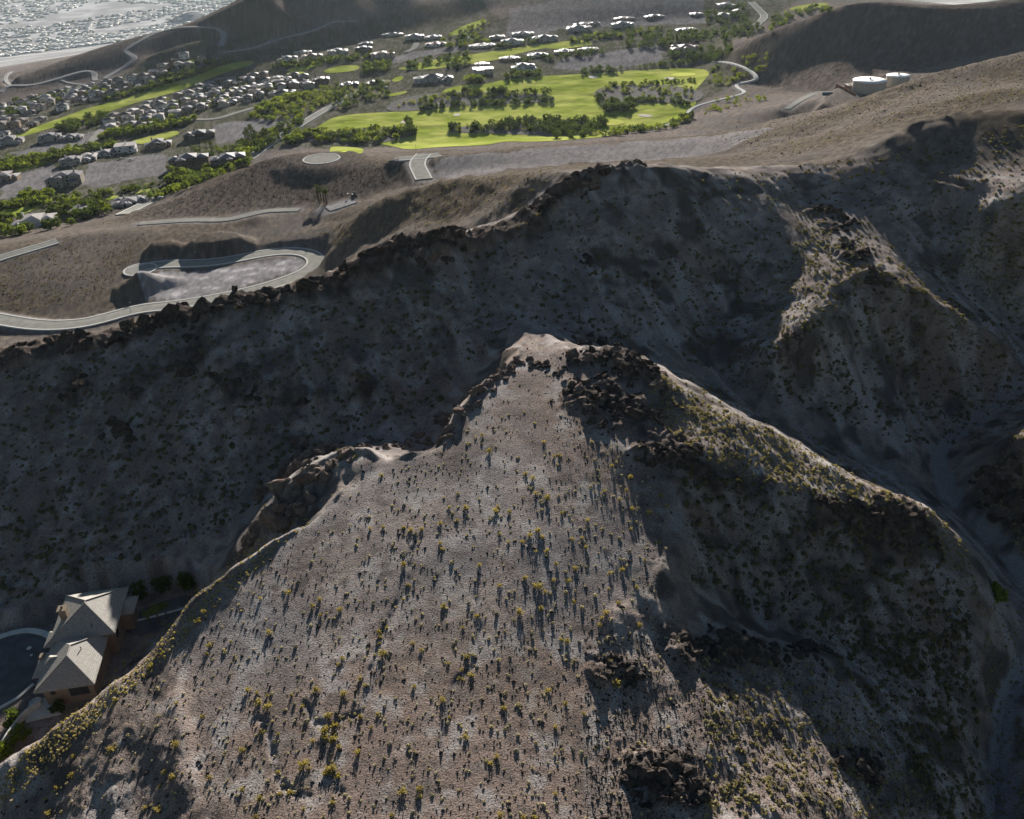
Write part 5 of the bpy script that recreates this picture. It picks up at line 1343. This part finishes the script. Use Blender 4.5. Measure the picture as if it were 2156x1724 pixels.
rb = np.random.default_rng(5)
front = np.vstack([sample_px([(100,1590),(260,1450),(420,1310),(560,1180),(640,1120),(820,985),(960,930),(1250,930),(1430,1000),(1440,1150),(1380,1290),(1330,1500),(1240,1750),(40,1750),(60,1650)], 400, rb),
                   sample_px([(760,1100),(900,1000),(1250,960),(1400,1050),(1380,1250),(900,1250)], 120, rb)])
front = np.vstack([front, np.array([np.array(rl_[k]) + (np.array(rl_[k + 1]) - np.array(rl_[k])) * rb.random() + rb.normal(0, 9, 2) for rl_ in RILLS for k in range(len(rl_) - 1) for _ in range(5)])])
FP = fast_hit(front); isdome = rb.random(len(FP)) < 0.55
SZ = np.where(isdome, np.clip(np.exp(rb.normal(math.log(0.48), 0.3, len(FP))), 0.25, 0.95), np.clip(np.exp(rb.normal(math.log(0.66), 0.32, len(FP))), 0.35, 1.35))
app = SZ / np.linalg.norm(FP - np.array([0, 0, CAMZ]), axis=1); order = np.argsort(-app)
AREA = [((0, 620), 'on the dim lower-left slope'), ((620, 900), 'left of the main rill'), ((900, 1130), 'amid the sunlit hill'), ((1130, 3000), 'towards the stony right side')]
for n_, i in enumerate(order):
    if n_ >= 290: break
    dm = isdome[i]; grey = bool(dm and rb.random() < 0.3); me = (MG if grey else MD if dm else MS)[rb.integers(0, 4)]; s = float(SZ[i])
    o = link('dome_shrub' if dm else 'spiky_shrub', me, None, None, loc=(float(FP[i, 0]), float(FP[i, 1]), float(FP[i, 2]) - 0.04), rz=float(rb.uniform(0, 6.28)), scale=(s, s, s * float(rb.uniform(0.85, 1.15))))
    w = [t for (a, b), t in AREA if a <= front[i, 0] < b][0]; v = front[i, 1]
    band = 'near the bottom edge' if v > 1560 else 'below its middle' if v > 1380 else 'above its middle' if v > 1180 else 'near its crest'
    tag(o, ('grey-brown dead-looking dome shrub ' if grey else 'pale straw-coloured dome shrub ' if dm else 'yellow-green spiky bush ') + w + ', ' + band, 'shrub', ('grey dome shrubs ' if grey else 'straw dome shrubs ' if dm else 'yellow-green bushes ') + w + ', ' + band)
ri = order[290:]
small_d = [dome(20 + k, 11, 0.24) for k in range(4)]; small_s = [dome(30 + k, 10, 0.25) for k in range(4)]
FQ = np.arange(44).reshape(-1, 4); FQ2 = np.arange(40).reshape(-1, 4)
extra = fast_hit(np.vstack([sample_px(MESA, 800, rb)]))
o = scatter('small_shrubs', small_d, FQ, np.vstack([FP[ri], extra]), np.concatenate([SZ[ri], rb.uniform(0.25, 0.6, len(extra))]), rb, L_STRAW, (0.8, 1.1), 0.03); tag(o, 'small straw-coloured shrubs dotted over the sunlit hill', 'shrubs', None, 'stuff')
eg = fast_hit(sample_px([(0,1690),(60,1600),(250,1425),(400,1275),(560,1140),(640,1085),(665,1110),(430,1330),(290,1465),(90,1665),(0,1740)], 1300, rb))
L_GOLD = leaf_mat('golden_grass', (0.27, 0.22, 0.10), (0.42, 0.35, 0.17), 0.35, 1.0)
o = scatter('edge_grass', small_d, FQ, eg, rb.uniform(0.2, 0.55, len(eg)), rb, L_GOLD, (0.8, 1.2), 0.03); tag(o, 'golden dry grass tufts along the canyon edge of the hill', 'grass', None, 'stuff')
pe = fast_hit(np.vstack([sample_px([(1400,800),(1500,810),(1650,900),(1820,985),(1960,1060),(2060,1180),(2100,1330),(1960,1110),(1700,1060),(1480,980),(1380,880)], 1500, rb), sample_px([(1500,1380),(1760,1420),(1960,1620),(2040,1750),(1500,1750)], 700, rb),
                         sample_px([(1600,700),(1720,440),(1840,520),(2188,740),(2188,780),(1860,610),(1700,740)], 900, rb), sample_px([(2000,540),(2188,410),(2188,700)], 450, rb), sample_px([(2070,960),(2188,920),(2188,1200),(2100,1100)], 250, rb), sample_px([(2100,1300),(2188,1300),(2188,1750),(2110,1750)], 200, rb),
                         sample_px([(1520,290),(1700,240),(1900,175),(2188,110),(2188,215),(1900,260),(1700,335)], 1500, rb), sample_px([(0,540),(130,500),(330,500),(280,560),(200,640),(0,670)], 900, rb), sample_px([(680,500),(900,385),(1200,370),(1100,450),(960,480),(720,530)], 700, rb)]))
o = scatter('slope_shrubs', small_s, FQ2, pe, rb.uniform(0.35, 0.95, len(pe)), rb, L_SLOPE, (0.7, 1.0), 0.03); tag(o, 'yellowish shrubs dotted over the sunlit spurs and back slopes', 'shrubs', None, 'stuff')
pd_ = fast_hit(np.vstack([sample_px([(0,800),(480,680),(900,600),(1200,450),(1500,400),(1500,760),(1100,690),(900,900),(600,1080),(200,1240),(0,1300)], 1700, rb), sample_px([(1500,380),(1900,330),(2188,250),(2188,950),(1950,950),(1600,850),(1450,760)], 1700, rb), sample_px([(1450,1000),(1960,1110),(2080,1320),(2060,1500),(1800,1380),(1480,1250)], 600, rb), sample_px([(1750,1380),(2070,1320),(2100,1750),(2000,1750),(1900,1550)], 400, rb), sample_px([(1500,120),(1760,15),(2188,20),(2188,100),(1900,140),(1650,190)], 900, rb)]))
o = scatter('shade_shrubs', small_s, FQ2, pd_, rb.uniform(0.6, 1.5, len(pd_)), rb, L_SHADED, (0.7, 1.0), 0.03); tag(o, 'shrubs coloured darker for shade, dotted over the shaded slopes', 'shrubs', None, 'stuff')
# bright green bush in the dry wash
bb = march([2130], [1277], HN)[0]
root = empty('wash_bush', tuple(bb), 0.4, 0.75); cm = TK['lime']['cr'][0]
link('crown', cm, None, root, loc=(0, 0, -0.6)); link('trunk', TK['lime']['tr'][0], None, root); tag(root, 'bright green bush in the dry wash by the right frame edge', 'bush')
print('shrubs', round(time.time() - T0, 1))
# ------------------------------------------------------------------ the house in the canyon
M_STUCCO = simple_mat('canyon_stucco', (0.185, 0.14, 0.105), (0.225, 0.175, 0.13), 0.8, 0.92, 0.1, 0.2, 6.0)
def tile_mat():
    m, nt, b = nodes_of('canyon_tile')
    P = nd(nt, 'ShaderNodeTexCoord').outputs['Object']
    sp = nd(nt, 'ShaderNodeSeparateXYZ'); nt.links.new(P, sp.inputs[0])
    saw = math_(nt, 'FRACT', math_(nt, 'MULTIPLY', sp.outputs[2], 6.5))
    n = noise(nt, P, 2.5, 3)
    c = mixc(nt, ramp(nt, n, 0.3, 0.7), (0.21, 0.19, 0.17), (0.31, 0.285, 0.255))
    c = mixc(nt, math_(nt, 'MULTIPLY', ramp(nt, saw, 0.75, 0.98), 0.6), c, (0.08, 0.075, 0.07))
    nt.links.new(c, b.inputs['Base Color']); b.inputs['Roughness'].default_value = 0.7; b.inputs['Specular IOR Level'].default_value = 0.3
    bp = nd(nt, 'ShaderNodeBump', i_Strength=0.6, i_Distance=0.08); nt.links.new(saw, bp.inputs['Height']); nt.links.new(bp.outputs[0], b.inputs['Normal'])
    return m
M_TILE = tile_mat()
M_DARKMETAL = simple_mat('dark_metal', (0.03, 0.03, 0.032), (0.05, 0.05, 0.05), 2.0, 0.5, 0.4)
M_WOOD = simple_mat('brown_timber', (0.16, 0.09, 0.05), (0.22, 0.13, 0.075), 1.5)
root = empty('canyon_house', (-89.6, 120.5, 100.0), math.radians(9))
w = MB()
w.box(-4.6, 4.6, -10.2, 2.0, -2, 5.2); w.box(-4.9, 6.2, 1.4, 13.2, -2.02, 6.2); w.box(-6.0, -4.0, -6.8, -1.6, -2.01, 4.9); w.box(5.8, 8.2, 7.5, 11.5, -2.03, 5.0)
w.build('wall', M_STUCCO, root)
def roofpart(x0, x1, y0, y1, z, rise, nm='roof', gable=False):
    m = MB().hip(x0, x1, y0, y1, z, rise, 0.22, gable); return m.build(nm, M_TILE, root)
r1 = roofpart(-5.6, 5.5, -11.3, 2.6, 5.35, 3.0); r2 = roofpart(-5.8, 7.1, 0.6, 14.2, 6.35, 3.5); roofpart(-7.0, 1.0, -7.4, -1.0, 5.3, 1.75); roofpart(4.0, 9.2, 7.0, 12.3, 5.1, 1.3); roofpart(-6.9, 0.0, 0.2, 4.6, 5.6, 1.3)
def ridge_cap(a, b, par): MB().tube(a, b, 0.14, 0.14, 6).build('ridge_cap', M_TILE, par)
for a, b in [((-5.6, -11.3, 5.4), (-0.05, -5.75, 8.38)), ((5.5, -11.3, 5.4), (-0.05, -5.75, 8.38)), ((-0.05, -5.75, 8.38), (-0.05, -2.95, 8.38)), ((5.5, 2.6, 5.4), (-0.05, -2.95, 8.38))]: ridge_cap(a, b, r1)
for a, b in [((-5.8, 0.6, 6.4), (0.65, 7.05, 9.88)), ((7.1, 0.6, 6.4), (0.65, 7.05, 9.88)), ((0.65, 7.05, 9.88), (0.65, 7.75, 9.88)), ((7.1, 14.2, 6.4), (0.65, 7.75, 9.88)), ((-5.8, 14.2, 6.4), (0.65, 7.75, 9.88))]: ridge_cap(a, b, r2)
ch = MB().box(-4.3, -2.9, 5.6, 7.0, 6.0, 9.7).box(-4.5, -2.7, 5.4, 7.2, 9.71, 10.0).build('chimney', M_STUCCO, root)
MB().tube((-3.6, 6.3, 10.0), (-3.6, 6.3, 10.45), 0.22, 0.22, 8).build('flue', M_DARKMETAL, ch)
MB().box(-6.6, -5.7, -3.2, -2.0, 3.0, 6.4).build('chimney', M_STUCCO, root)
for x, y, z in [(1.8, -3.5, 7.6), (2.4, 2.5, 7.7), (3.2, 10.2, 8.2), (-2.2, -8.0, 6.8)]:
    MB().tube((x, y, z - 0.5), (x, y, z + 0.35), 0.09, 0.09, 6).build('vent_pipe', M_DARKMETAL, root)
for x, y, z, sx, sy, sz in [(-2.9, -10.21, 3.5, 0.9, 0.12, 0.9), (1.8, -10.21, 3.2, 3.6, 0.12, 2.6), (4.61, -7.5, 3.6, 0.12, 1.2, 1.5), (4.61, -4.0, 3.6, 0.12, 1.2, 1.5), (6.21, 3.5, 3.6, 0.12, 1.6, 1.6), (3.2, 1.39, 4.6, 1.6, 0.12, 1.2)]:
    link('window', BOXM, None, root, loc=(x, y, z), scale=(sx, sy, sz))
MB().box(-0.3, 4.0, -10.9, -10.22, 4.75, 5.0).build('balcony_beam', M_WOOD, root)
tag(root, 'tan stucco house with grey tiled hip roofs in the shaded canyon', 'house')

st = drape('canyon_street', np.array([at_z(a * DK, b * DK, 100)[:2] for a, b in [(-80,1400),(-30,1376),(20,1357),(62,1350),(98,1358),(118,1375),(112,1400),(92,1425),(72,1462),(40,1492),(0,1515),(-80,1550)]]), M_ASPH2, 0.06, 3.0, zf=100.05)
def kerbline(px, z, w=0.5, h=0.16, par=None, mat=None, nm='kerb', dz=0.0):
    P = catmull(np.array([at_z(a * DK, b * DK, z) for a, b in px]), 1.0); P[:, 2] = z
    t = np.gradient(P[:, :2], axis=0); t /= np.linalg.norm(t, axis=1)[:, None]; n = np.stack([-t[:, 1], t[:, 0]], -1) * w / 2
    v = []; f = []
    for k in range(len(P)):
        for s, zz in ((-1, -0.6), (-1, h), (1, h), (1, -0.6)): v.append((P[k, 0] + s * n[k, 0], P[k, 1] + s * n[k, 1], z + zz + dz))
    for k in range(len(P) - 1):
        for j in range(3): f.append((4*k+j, 4*k+j+1, 4*k+j+5, 4*k+j+4))
    f += [(0, 1, 2, 3), (4*len(P)-1, 4*len(P)-2, 4*len(P)-3, 4*len(P)-4)]
    me = bpy.data.meshes.new(nm); me.from_pydata(v, [], f); me.update(); return link(nm, me, mat or M_KERB, par)
kerbline([(-80,1398),(-30,1374),(20,1355),(62,1348),(98,1356),(116,1370)], 100.1, 1.3, 0.22, st)
kerbline([(-40,1532),(0,1513),(40,1490),(72,1462)], 100.1, 0.6, 0.2, st)
for u, v, r in [(62, 1385, 0.5), (67, 1400, 0.3)]:
    p = at_z(u * DK, v * DK, 100.1); MB().lathe([(r, 0.0), (r, 0.05), (0.01, 0.06)], 16).build('manhole_cover', M_KERB, st, loc=(p[0], p[1], 100.1))
dr = drape('driveway', np.array([at_z(a * DK, b * DK, 100)[:2] for a, b in [(262,1350),(300,1305),(350,1285),(420,1268),(440,1280),(400,1305),(350,1340),(300,1360)]]), M_ASPH2, 0.09, 3.0, zf=100.06)
kerbline([(270,1332),(330,1318),(395,1300)], 100.1, 0.5, 0.2, dr)
# patio with a round spa and garden wall
pa = at_z(98 * DK, 1512 * DK, 100.1); r_ = empty('garden_patio', pa, 0.3)
MB().box(-3.2, 3.0, -2.6, 2.4, -0.5, 0.25).build('slab', M_KERB, r_); MB().box(1.2, 3.0, -2.0, -1.6, 0.26, 1.1).build('bench_wall', M_STUCCO, r_)
tag(r_, 'pale garden patio slab in front of the canyon house', 'patio')
sp_ = at_z(78 * DK, 1502 * DK, 100.6); r_ = empty('round_spa', (sp_[0], sp_[1], 100.1))
MB().lathe([(1.05, 0), (1.05, 1.0), (0.85, 1.0), (0.85, 0.8)], 20).build('tub', M_KERB, r_); MB().lathe([(0.84, 0.82), (0.01, 0.83)], 20).build('cover', M_FRAME, r_)
tag(r_, 'round pale spa tub beside the garden patio', 'spa')
def put_tree(kind, u, v, z, s, lab, cat='tree'):
    p = at_z(u * DK, v * DK, z); d = TK[kind]; r_ = empty(d['name'], (p[0], p[1], z - 0.1), _tr.uniform(0, 6), s); zz = 7.2 if kind == 'palm' else 0
    link('crown', _tr.choice(d['cr']), None, r_, loc=(0, 0, zz)); link('trunk', _tr.choice(d['tr']), None, r_, loc=(0, 0, zz)); tag(r_, lab, cat)
put_tree('lime', 48, 1578, 100, 0.62, 'bright lime tree beside the pale garden wall, nearer the canyon house')
put_tree('lime', 12, 1612, 100, 0.62, 'bright lime tree beside the pale garden wall, at the frame edge')
put_tree('dark', 128, 1520, 100, 0.5, 'dark shrub tree between the canyon house wall and the patio')
put_tree('dark', 30, 1545, 100, 0.6, 'dark round tree in shade below the canyon street')
put_tree('palm', 325, 1340, 100, 0.62, 'shaded palm at the near end of the driveway row')
put_tree('palm', 342, 1332, 100, 0.66, 'shaded palm in the middle of the driveway row')
put_tree('palm', 358, 1322, 100, 0.62, 'shaded palm at the far end of the driveway row')
put_tree('dark', 135, 1345, 100, 0.5, 'dark tree at the street corner of the canyon house')
put_tree('dark', 150, 1318, 100, 0.45, 'dark tree behind the street chimney of the canyon house')
put_tree('dark', 300, 1275, 101, 0.7, 'dark tree behind the driveway, left of the others')
put_tree('dark', 350, 1262, 101, 0.75, 'dark tree behind the driveway, in the middle')
put_tree('dark', 400, 1255, 102, 0.75, 'dark tree behind the driveway, beside the hill edge')
gw = kerbline([(-30,1632),(0,1605),(38,1553),(60,1528),(88,1508)], 100.2, 0.35, 1.5, None, M_KERB, 'garden_wall'); tag(gw, 'pale low garden wall running past the lime trees', 'wall')

# ------------------------------------------------------------------ water tanks
M_TANK = simple_mat('tank_shell', (0.40, 0.36, 0.30), (0.45, 0.41, 0.35), 0.3, 0.8, 0.2)
M_WHITE = simple_mat('white_paint', (0.72, 0.71, 0.68), (0.78, 0.77, 0.74), 0.3, 0.6, 0.3)
def tank(u, vt, rp, z, lab):
    c = None
    for h in (9.0, 10.0):
        d = ray(u * DK, vt * DK); t = (z + h - CAMZ) / d.z; c = Vector((d.x * t, d.y * t, z))
    D = (c - Vector((0, 0, CAMZ))).length; R = rp * D / 1800.0; h = 10.0
    r_ = empty('water_tank', c)
    MB().lathe([(R, -3), (R, h)], 56).build('shell', M_TANK, r_, True)
    MB().lathe([(R + 0.25, h - 0.25), (R + 0.25, h + 0.05), (R * 0.6, h + 0.5), (0.05, h + 0.9)], 56).build('roof', M_WHITE, r_, True)
    for k in range(1, 4): MB().lathe([(R + 0.05, h * k / 4 - 0.1), (R + 0.1, h * k / 4), (R + 0.05, h * k / 4 + 0.1)], 56).build('seam_ring', M_TANK, r_)
    MB().tube((-R - 0.5, -1.0, -1), (-R - 0.5, -1.0, h + 0.3), 0.45, 0.45, 8).build('overflow_pipe', M_WHITE, r_)
    v_ = MB().tube((0, 0, h + 0.7), (0, 0, h + 1.9), 0.7, 0.7, 10).build('vent', M_DARKMETAL, r_); MB().lathe([(1.2, h + 1.9), (1.2, h + 2.1), (0.05, h + 2.5)], 12).build('vent_cap', M_DARKMETAL, v_)
    tag(r_, lab, 'tank', 'water tanks behind the hillside')
    return c, R
tc, tR = tank(1859, 171, 29.3, 51, 'larger beige water tank with a white roof and side pipe')
tank(1920, 161, 20.2, 51, 'smaller beige water tank farther right behind the hillside')
def at_ground(u, v):
    p = march([u], [v], HN)[0]; return p
p = at_z(1823 * DK, 193 * DK, 51); r_ = empty('pump_house', (p[0], p[1] + 4, 51), 0.1)
MB().box(-6, 6, -4, 4, -2, 4.2).build('wall', simple_mat('tan_block', (0.34, 0.21, 0.13), (0.38, 0.25, 0.16), 0.8), r_); MB().box(-6.5, 6.5, -4.5, 4.5, 4.21, 4.6).build('roof', M_KERB, r_)
for k in range(3): MB().box(-4 + 3.4 * k, -2.2 + 3.4 * k, -1, 1, 4.61, 5.6).build('roof_unit', M_FRAME, r_)
tag(r_, 'tan block pump house with roof units beside the larger tank', 'building')
for k, (u, v) in enumerate([(1803, 187), (1810, 190)]):
    p = at_z(u * DK, v * DK, 51); r_ = empty('pressure_vessel', (p[0], p[1] - 4, 51))
    MB().lathe([(0.05, 0.0), (1.3, 0.4), (1.5, 1.4), (1.5, 2.4), (1.2, 3.3), (0.05, 3.8)], 16).build('shell', M_WHITE, r_, True); MB().box(-1, 1, -1, 1, -0.6, 0.3).build('base', M_KERB, r_)
    tag(r_, ['white round vessel left of the pump house, farther from it', 'white round vessel touching the pump house side'][k], 'vessel')
p0, p1 = at_z(1786 * DK, 184 * DK, 51), at_z(1828 * DK, 206 * DK, 51)
wl = MB(); d = Vector(p1) - Vector(p0); L = d.length
wl.box(0, L, -0.2, 0.2, -2, 2.4); ow = wl.build('block_wall', simple_mat('red_block', (0.17, 0.10, 0.075), (0.21, 0.13, 0.10), 0.8), None, loc=p0, rz=math.atan2(d.y, d.x)); tag(ow, 'reddish block wall running down from the pump house yard', 'wall')
p = at_z(1769 * DK, 199 * DK, 50.5); r_ = empty('blue_dumpster', (p[0], p[1], ground(p[0], p[1])), -0.1); r_.scale = (1.35,) * 3
M_BLUE = simple_mat('blue_paint', (0.045, 0.075, 0.12), (0.06, 0.095, 0.15), 0.8, 0.5, 0.4)
b_ = MB(); b_.add([(-3.4,-1.2,0.3),(3.4,-1.2,0.3),(3.4,1.2,0.3),(-3.4,1.2,0.3),(-3.9,-1.35,2.2),(3.9,-1.35,2.2),(3.9,1.35,2.2),(-3.9,1.35,2.2),(-3.6,-1.15,2.2),(3.6,-1.15,2.2),(3.6,1.15,2.2),(-3.6,1.15,2.2),(-3.3,-1.0,0.6),(3.3,-1.0,0.6),(3.3,1.0,0.6),(-3.3,1.0,0.6)],
  [(0,3,2,1),(0,1,5,4),(1,2,6,5),(2,3,7,6),(3,0,4,7),(4,5,9,8),(5,6,10,9),(6,7,11,10),(7,4,8,11),(8,9,13,12),(9,10,14,13),(10,11,15,14),(11,8,12,15),(12,13,14,15)])
b_.build('container', M_BLUE, r_)
for x in (-2.2, -0.7, 0.8, 2.3): MB().box(x - 0.08, x + 0.08, -1.42, -1.28, 0.4, 2.1).build('rib', M_BLUE, r_)
for x in (-2.6, 2.6): MB().tube((x, -1.25, 0.2), (x, 1.25, 0.2), 0.2, 0.2, 8).build('roller', M_DARKMETAL, r_)
tag(r_, 'blue open dumpster on the dirt pad by the tanks', 'dumpster')

# ------------------------------------------------------------------ street lamps, cars, far warehouse and town
def lamp(u, v, lab, z=None):
    p = march([u], [v], HN)[0]; r_ = empty('street_lamp', tuple(p))
    MB().tube((0, 0, -0.5), (0, 0, 6.0), 0.13, 0.08, 8).build('pole', M_DARKMETAL, r_); MB().tube((0, 0, 5.9), (0.9, 0, 6.3), 0.06, 0.05, 6).build('arm', M_DARKMETAL, r_)
    MB().box(0.7, 1.4, -0.15, 0.15, 6.2, 6.4).build('lantern', M_FRAME, r_); tag(r_, lab, 'lamp')
lamp(419, 560, 'street lamp on the loop road below the dark bank'); lamp(280, 669, 'street lamp at the lower bend of the loop road'); lamp(889, 322, 'street lamp above the terrace crossroad')
lamp(222, 479, 'street lamp among the palms on the boulevard'); lamp(655, 541, 'street lamp at the far bend of the loop road')
M_TYRE = simple_mat('tyre', (0.02, 0.02, 0.02), (0.03, 0.03, 0.03), 2.0)
def car(u, v, rz, col, lab, s=1.0):
    p = march([u], [v], HN)[0]; r_ = empty('parked_car', (p[0], p[1], p[2] + 0.35), rz, s)
    pm = simple_mat('car_paint', col, tuple(min(1, 1.1 * c) for c in col), 1.0, 0.35, 0.5)
    m = MB(); prof = [(-2.2, 0.35), (2.2, 0.35), (2.25, 0.8), (1.2, 0.95), (-2.0, 0.98), (-2.25, 0.8)]
    n = len(prof); m.add([(x, -0.9, z) for x, z in prof] + [(x, 0.9, z) for x, z in prof], [tuple(range(n)), tuple(range(2 * n - 1, n - 1, -1))] + [(k, (k + 1) % n + 0, (k + 1) % n + n, k + n)[::-1] for k in range(n)]); m.build('body', pm, r_)
    m = MB(); prof = [(-1.7, 0.97), (0.9, 0.96), (0.35, 1.5), (-1.3, 1.5)]; n = 4
    m.add([(x, -0.75, z) for x, z in prof] + [(x, 0.75, z) for x, z in prof], [tuple(range(n)), tuple(range(2 * n - 1, n - 1, -1))] + [(k, (k + 1) % n, (k + 1) % n + n, k + n)[::-1] for k in range(n)]); m.build('cabin', M_GLASS, r_)
    MB().box(-1.2, 0.3, -0.72, 0.72, 1.505, 1.55).build('roof_panel', pm, r_)
    for x in (-1.4, 1.4):
        for y in (-0.85, 0.85): MB().tube((x, y - 0.1, 0.33), (x, y + 0.1, 0.33), 0.33, 0.33, 12).build('wheel', M_TYRE, r_)
    tag(r_, lab, 'car', 'cars parked by the houses')
car(239, 452, 1.2, (0.03, 0.03, 0.035), 'dark car in the drive of the long grey-roofed house'); car(344, 424, 0.5, (0.55, 0.55, 0.55), 'white car on the boulevard above the low dark hill')
car(258, 341, 0.4, (0.1, 0.1, 0.1), 'dark car before the white modern house'); car(825, 187, 0.3, (0.6, 0.6, 0.6), 'white car at the clubhouse pavilion')
car(280, 343, 0.4, (0.5, 0.48, 0.45), 'pale car on the graded slope top')
# tracked loader on the dirt track
p = march([757], [421], HN)[0]; r_ = empty('tracked_loader', tuple(p), 0.5, 1.25)
for y in (-1.0, 1.0): MB().box(-1.6, 1.6, y - 0.3, y + 0.3, 0.05, 0.9).build('track', M_TYRE, r_)
MB().box(-1.3, 0.6, -0.8, 0.8, 0.91, 1.7).build('body', M_DARKMETAL, r_); MB().box(-0.4, 0.8, -0.6, 0.6, 1.71, 2.8).build('cab', M_GLASS, r_); MB().tube((-1.0, 0, 1.6), (-3.4, 0, 2.6), 0.18, 0.12, 6).build('boom', M_DARKMETAL, r_); MB().box(-3.9, -3.2, -0.6, 0.6, 2.1, 2.6).build('bucket', M_DARKMETAL, r_)
tag(r_, 'black tracked machine at the top of the dirt track', 'machine')
# warehouse on the plain
p = march([4], [126], H0f)[0]; print('warehouse', p); r_ = empty('warehouse', (p[0], p[1] + 40, -350), math.radians(16))
MB().box(-120, 72, -32, 32, -3, 24).build('wall', WALLS['grey'], r_); MB().box(-121, 73, -33, 33, 24.02, 26).build('roof', M_WHITE, r_)
for k in range(5): MB().box(-75 + 30 * k, -62 + 30 * k, -32.3, -31.9, 0, 10).build('loading_door', WALLS['white'], r_)
tag(r_, 'long white-roofed warehouse on the plain at the left edge', 'warehouse')
rt = np.random.default_rng(9); n = 9000
th_ = rt.uniform(-0.62, 0.1, n); rr_ = np.exp(rt.uniform(math.log(3600), math.log(8800), n))
tx, ty = rr_ * np.sin(th_), rr_ * np.cos(th_); a_ = math.radians(18); gx_ = tx * math.cos(a_) + ty * math.sin(a_); gy_ = -tx * math.sin(a_) + ty * math.cos(a_)
gx_ = np.round(gx_ / 26) * 26 + rt.uniform(-2, 2, n); gy_ = np.round(gy_ / 60) * 60 + rt.uniform(-3, 3, n)
tx, ty = gx_ * math.cos(a_) - gy_ * math.sin(a_), gx_ * math.sin(a_) + gy_ * math.cos(a_)
tz = bilin(ZG, tx, ty); ok = (tz < -240) & (perlin(tx / 500, ty / 500, 66) > -0.28)
print('town', int(ok.sum()), float(tz.min()), float(np.median(tz)))
pts = np.stack([tx, ty, tz], -1)[ok]
hb = MB().hip(-0.62, 0.62, -0.5, 0.5, 0.38, 0.24, 0.38); hv = np.array(hb.v); tri = []
for f in hb.f: tri += [(f[0], f[k], f[k + 1]) for k in range(1, len(f) - 1)]
o = scatter('distant_town', [hv], np.array(tri), pts, rt.uniform(13, 22, len(pts)), rt, WALLS['white'], (0.5, 0.8), 0.0); tag(o, 'hazy rows of small houses on the far plain', 'town', None, 'stuff')
tv = np.stack([tx + 14, ty + 12, tz], -1)[ok][::5]
o = scatter('town_trees', small_d, FQ, tv, rt.uniform(10, 16, len(tv)), rt, L_DARK, (0.7, 1.0), 0.0); tag(o, 'dark tree dots between the far plain houses', 'trees', None, 'stuff')
print('things', round(time.time() - T0, 1))
# ------------------------------------------------------------------ haze: a closed box of even, pale air round camera and terrain
hz = MB().box(-8500, 8500, -400, 12200, -380, 262).build('haze', None)
hm = bpy.data.materials.new('haze_air'); hm.use_nodes = True; hm.node_tree.nodes.clear()
_o = hm.node_tree.nodes.new('ShaderNodeOutputMaterial'); _v = hm.node_tree.nodes.new('ShaderNodeVolumePrincipled')
_v.inputs['Color'].default_value = (0.80, 0.90, 1.0, 1); _v.inputs['Density'].default_value = 0.0000105; _v.inputs['Anisotropy'].default_value = 0.35
hm.node_tree.links.new(_v.outputs[0], _o.inputs['Volume']); hz.data.materials.append(hm)
tag(hz, 'thin pale haze over the valley and plain', 'haze', None, 'stuff')
print('done', round(time.time() - T0, 1))
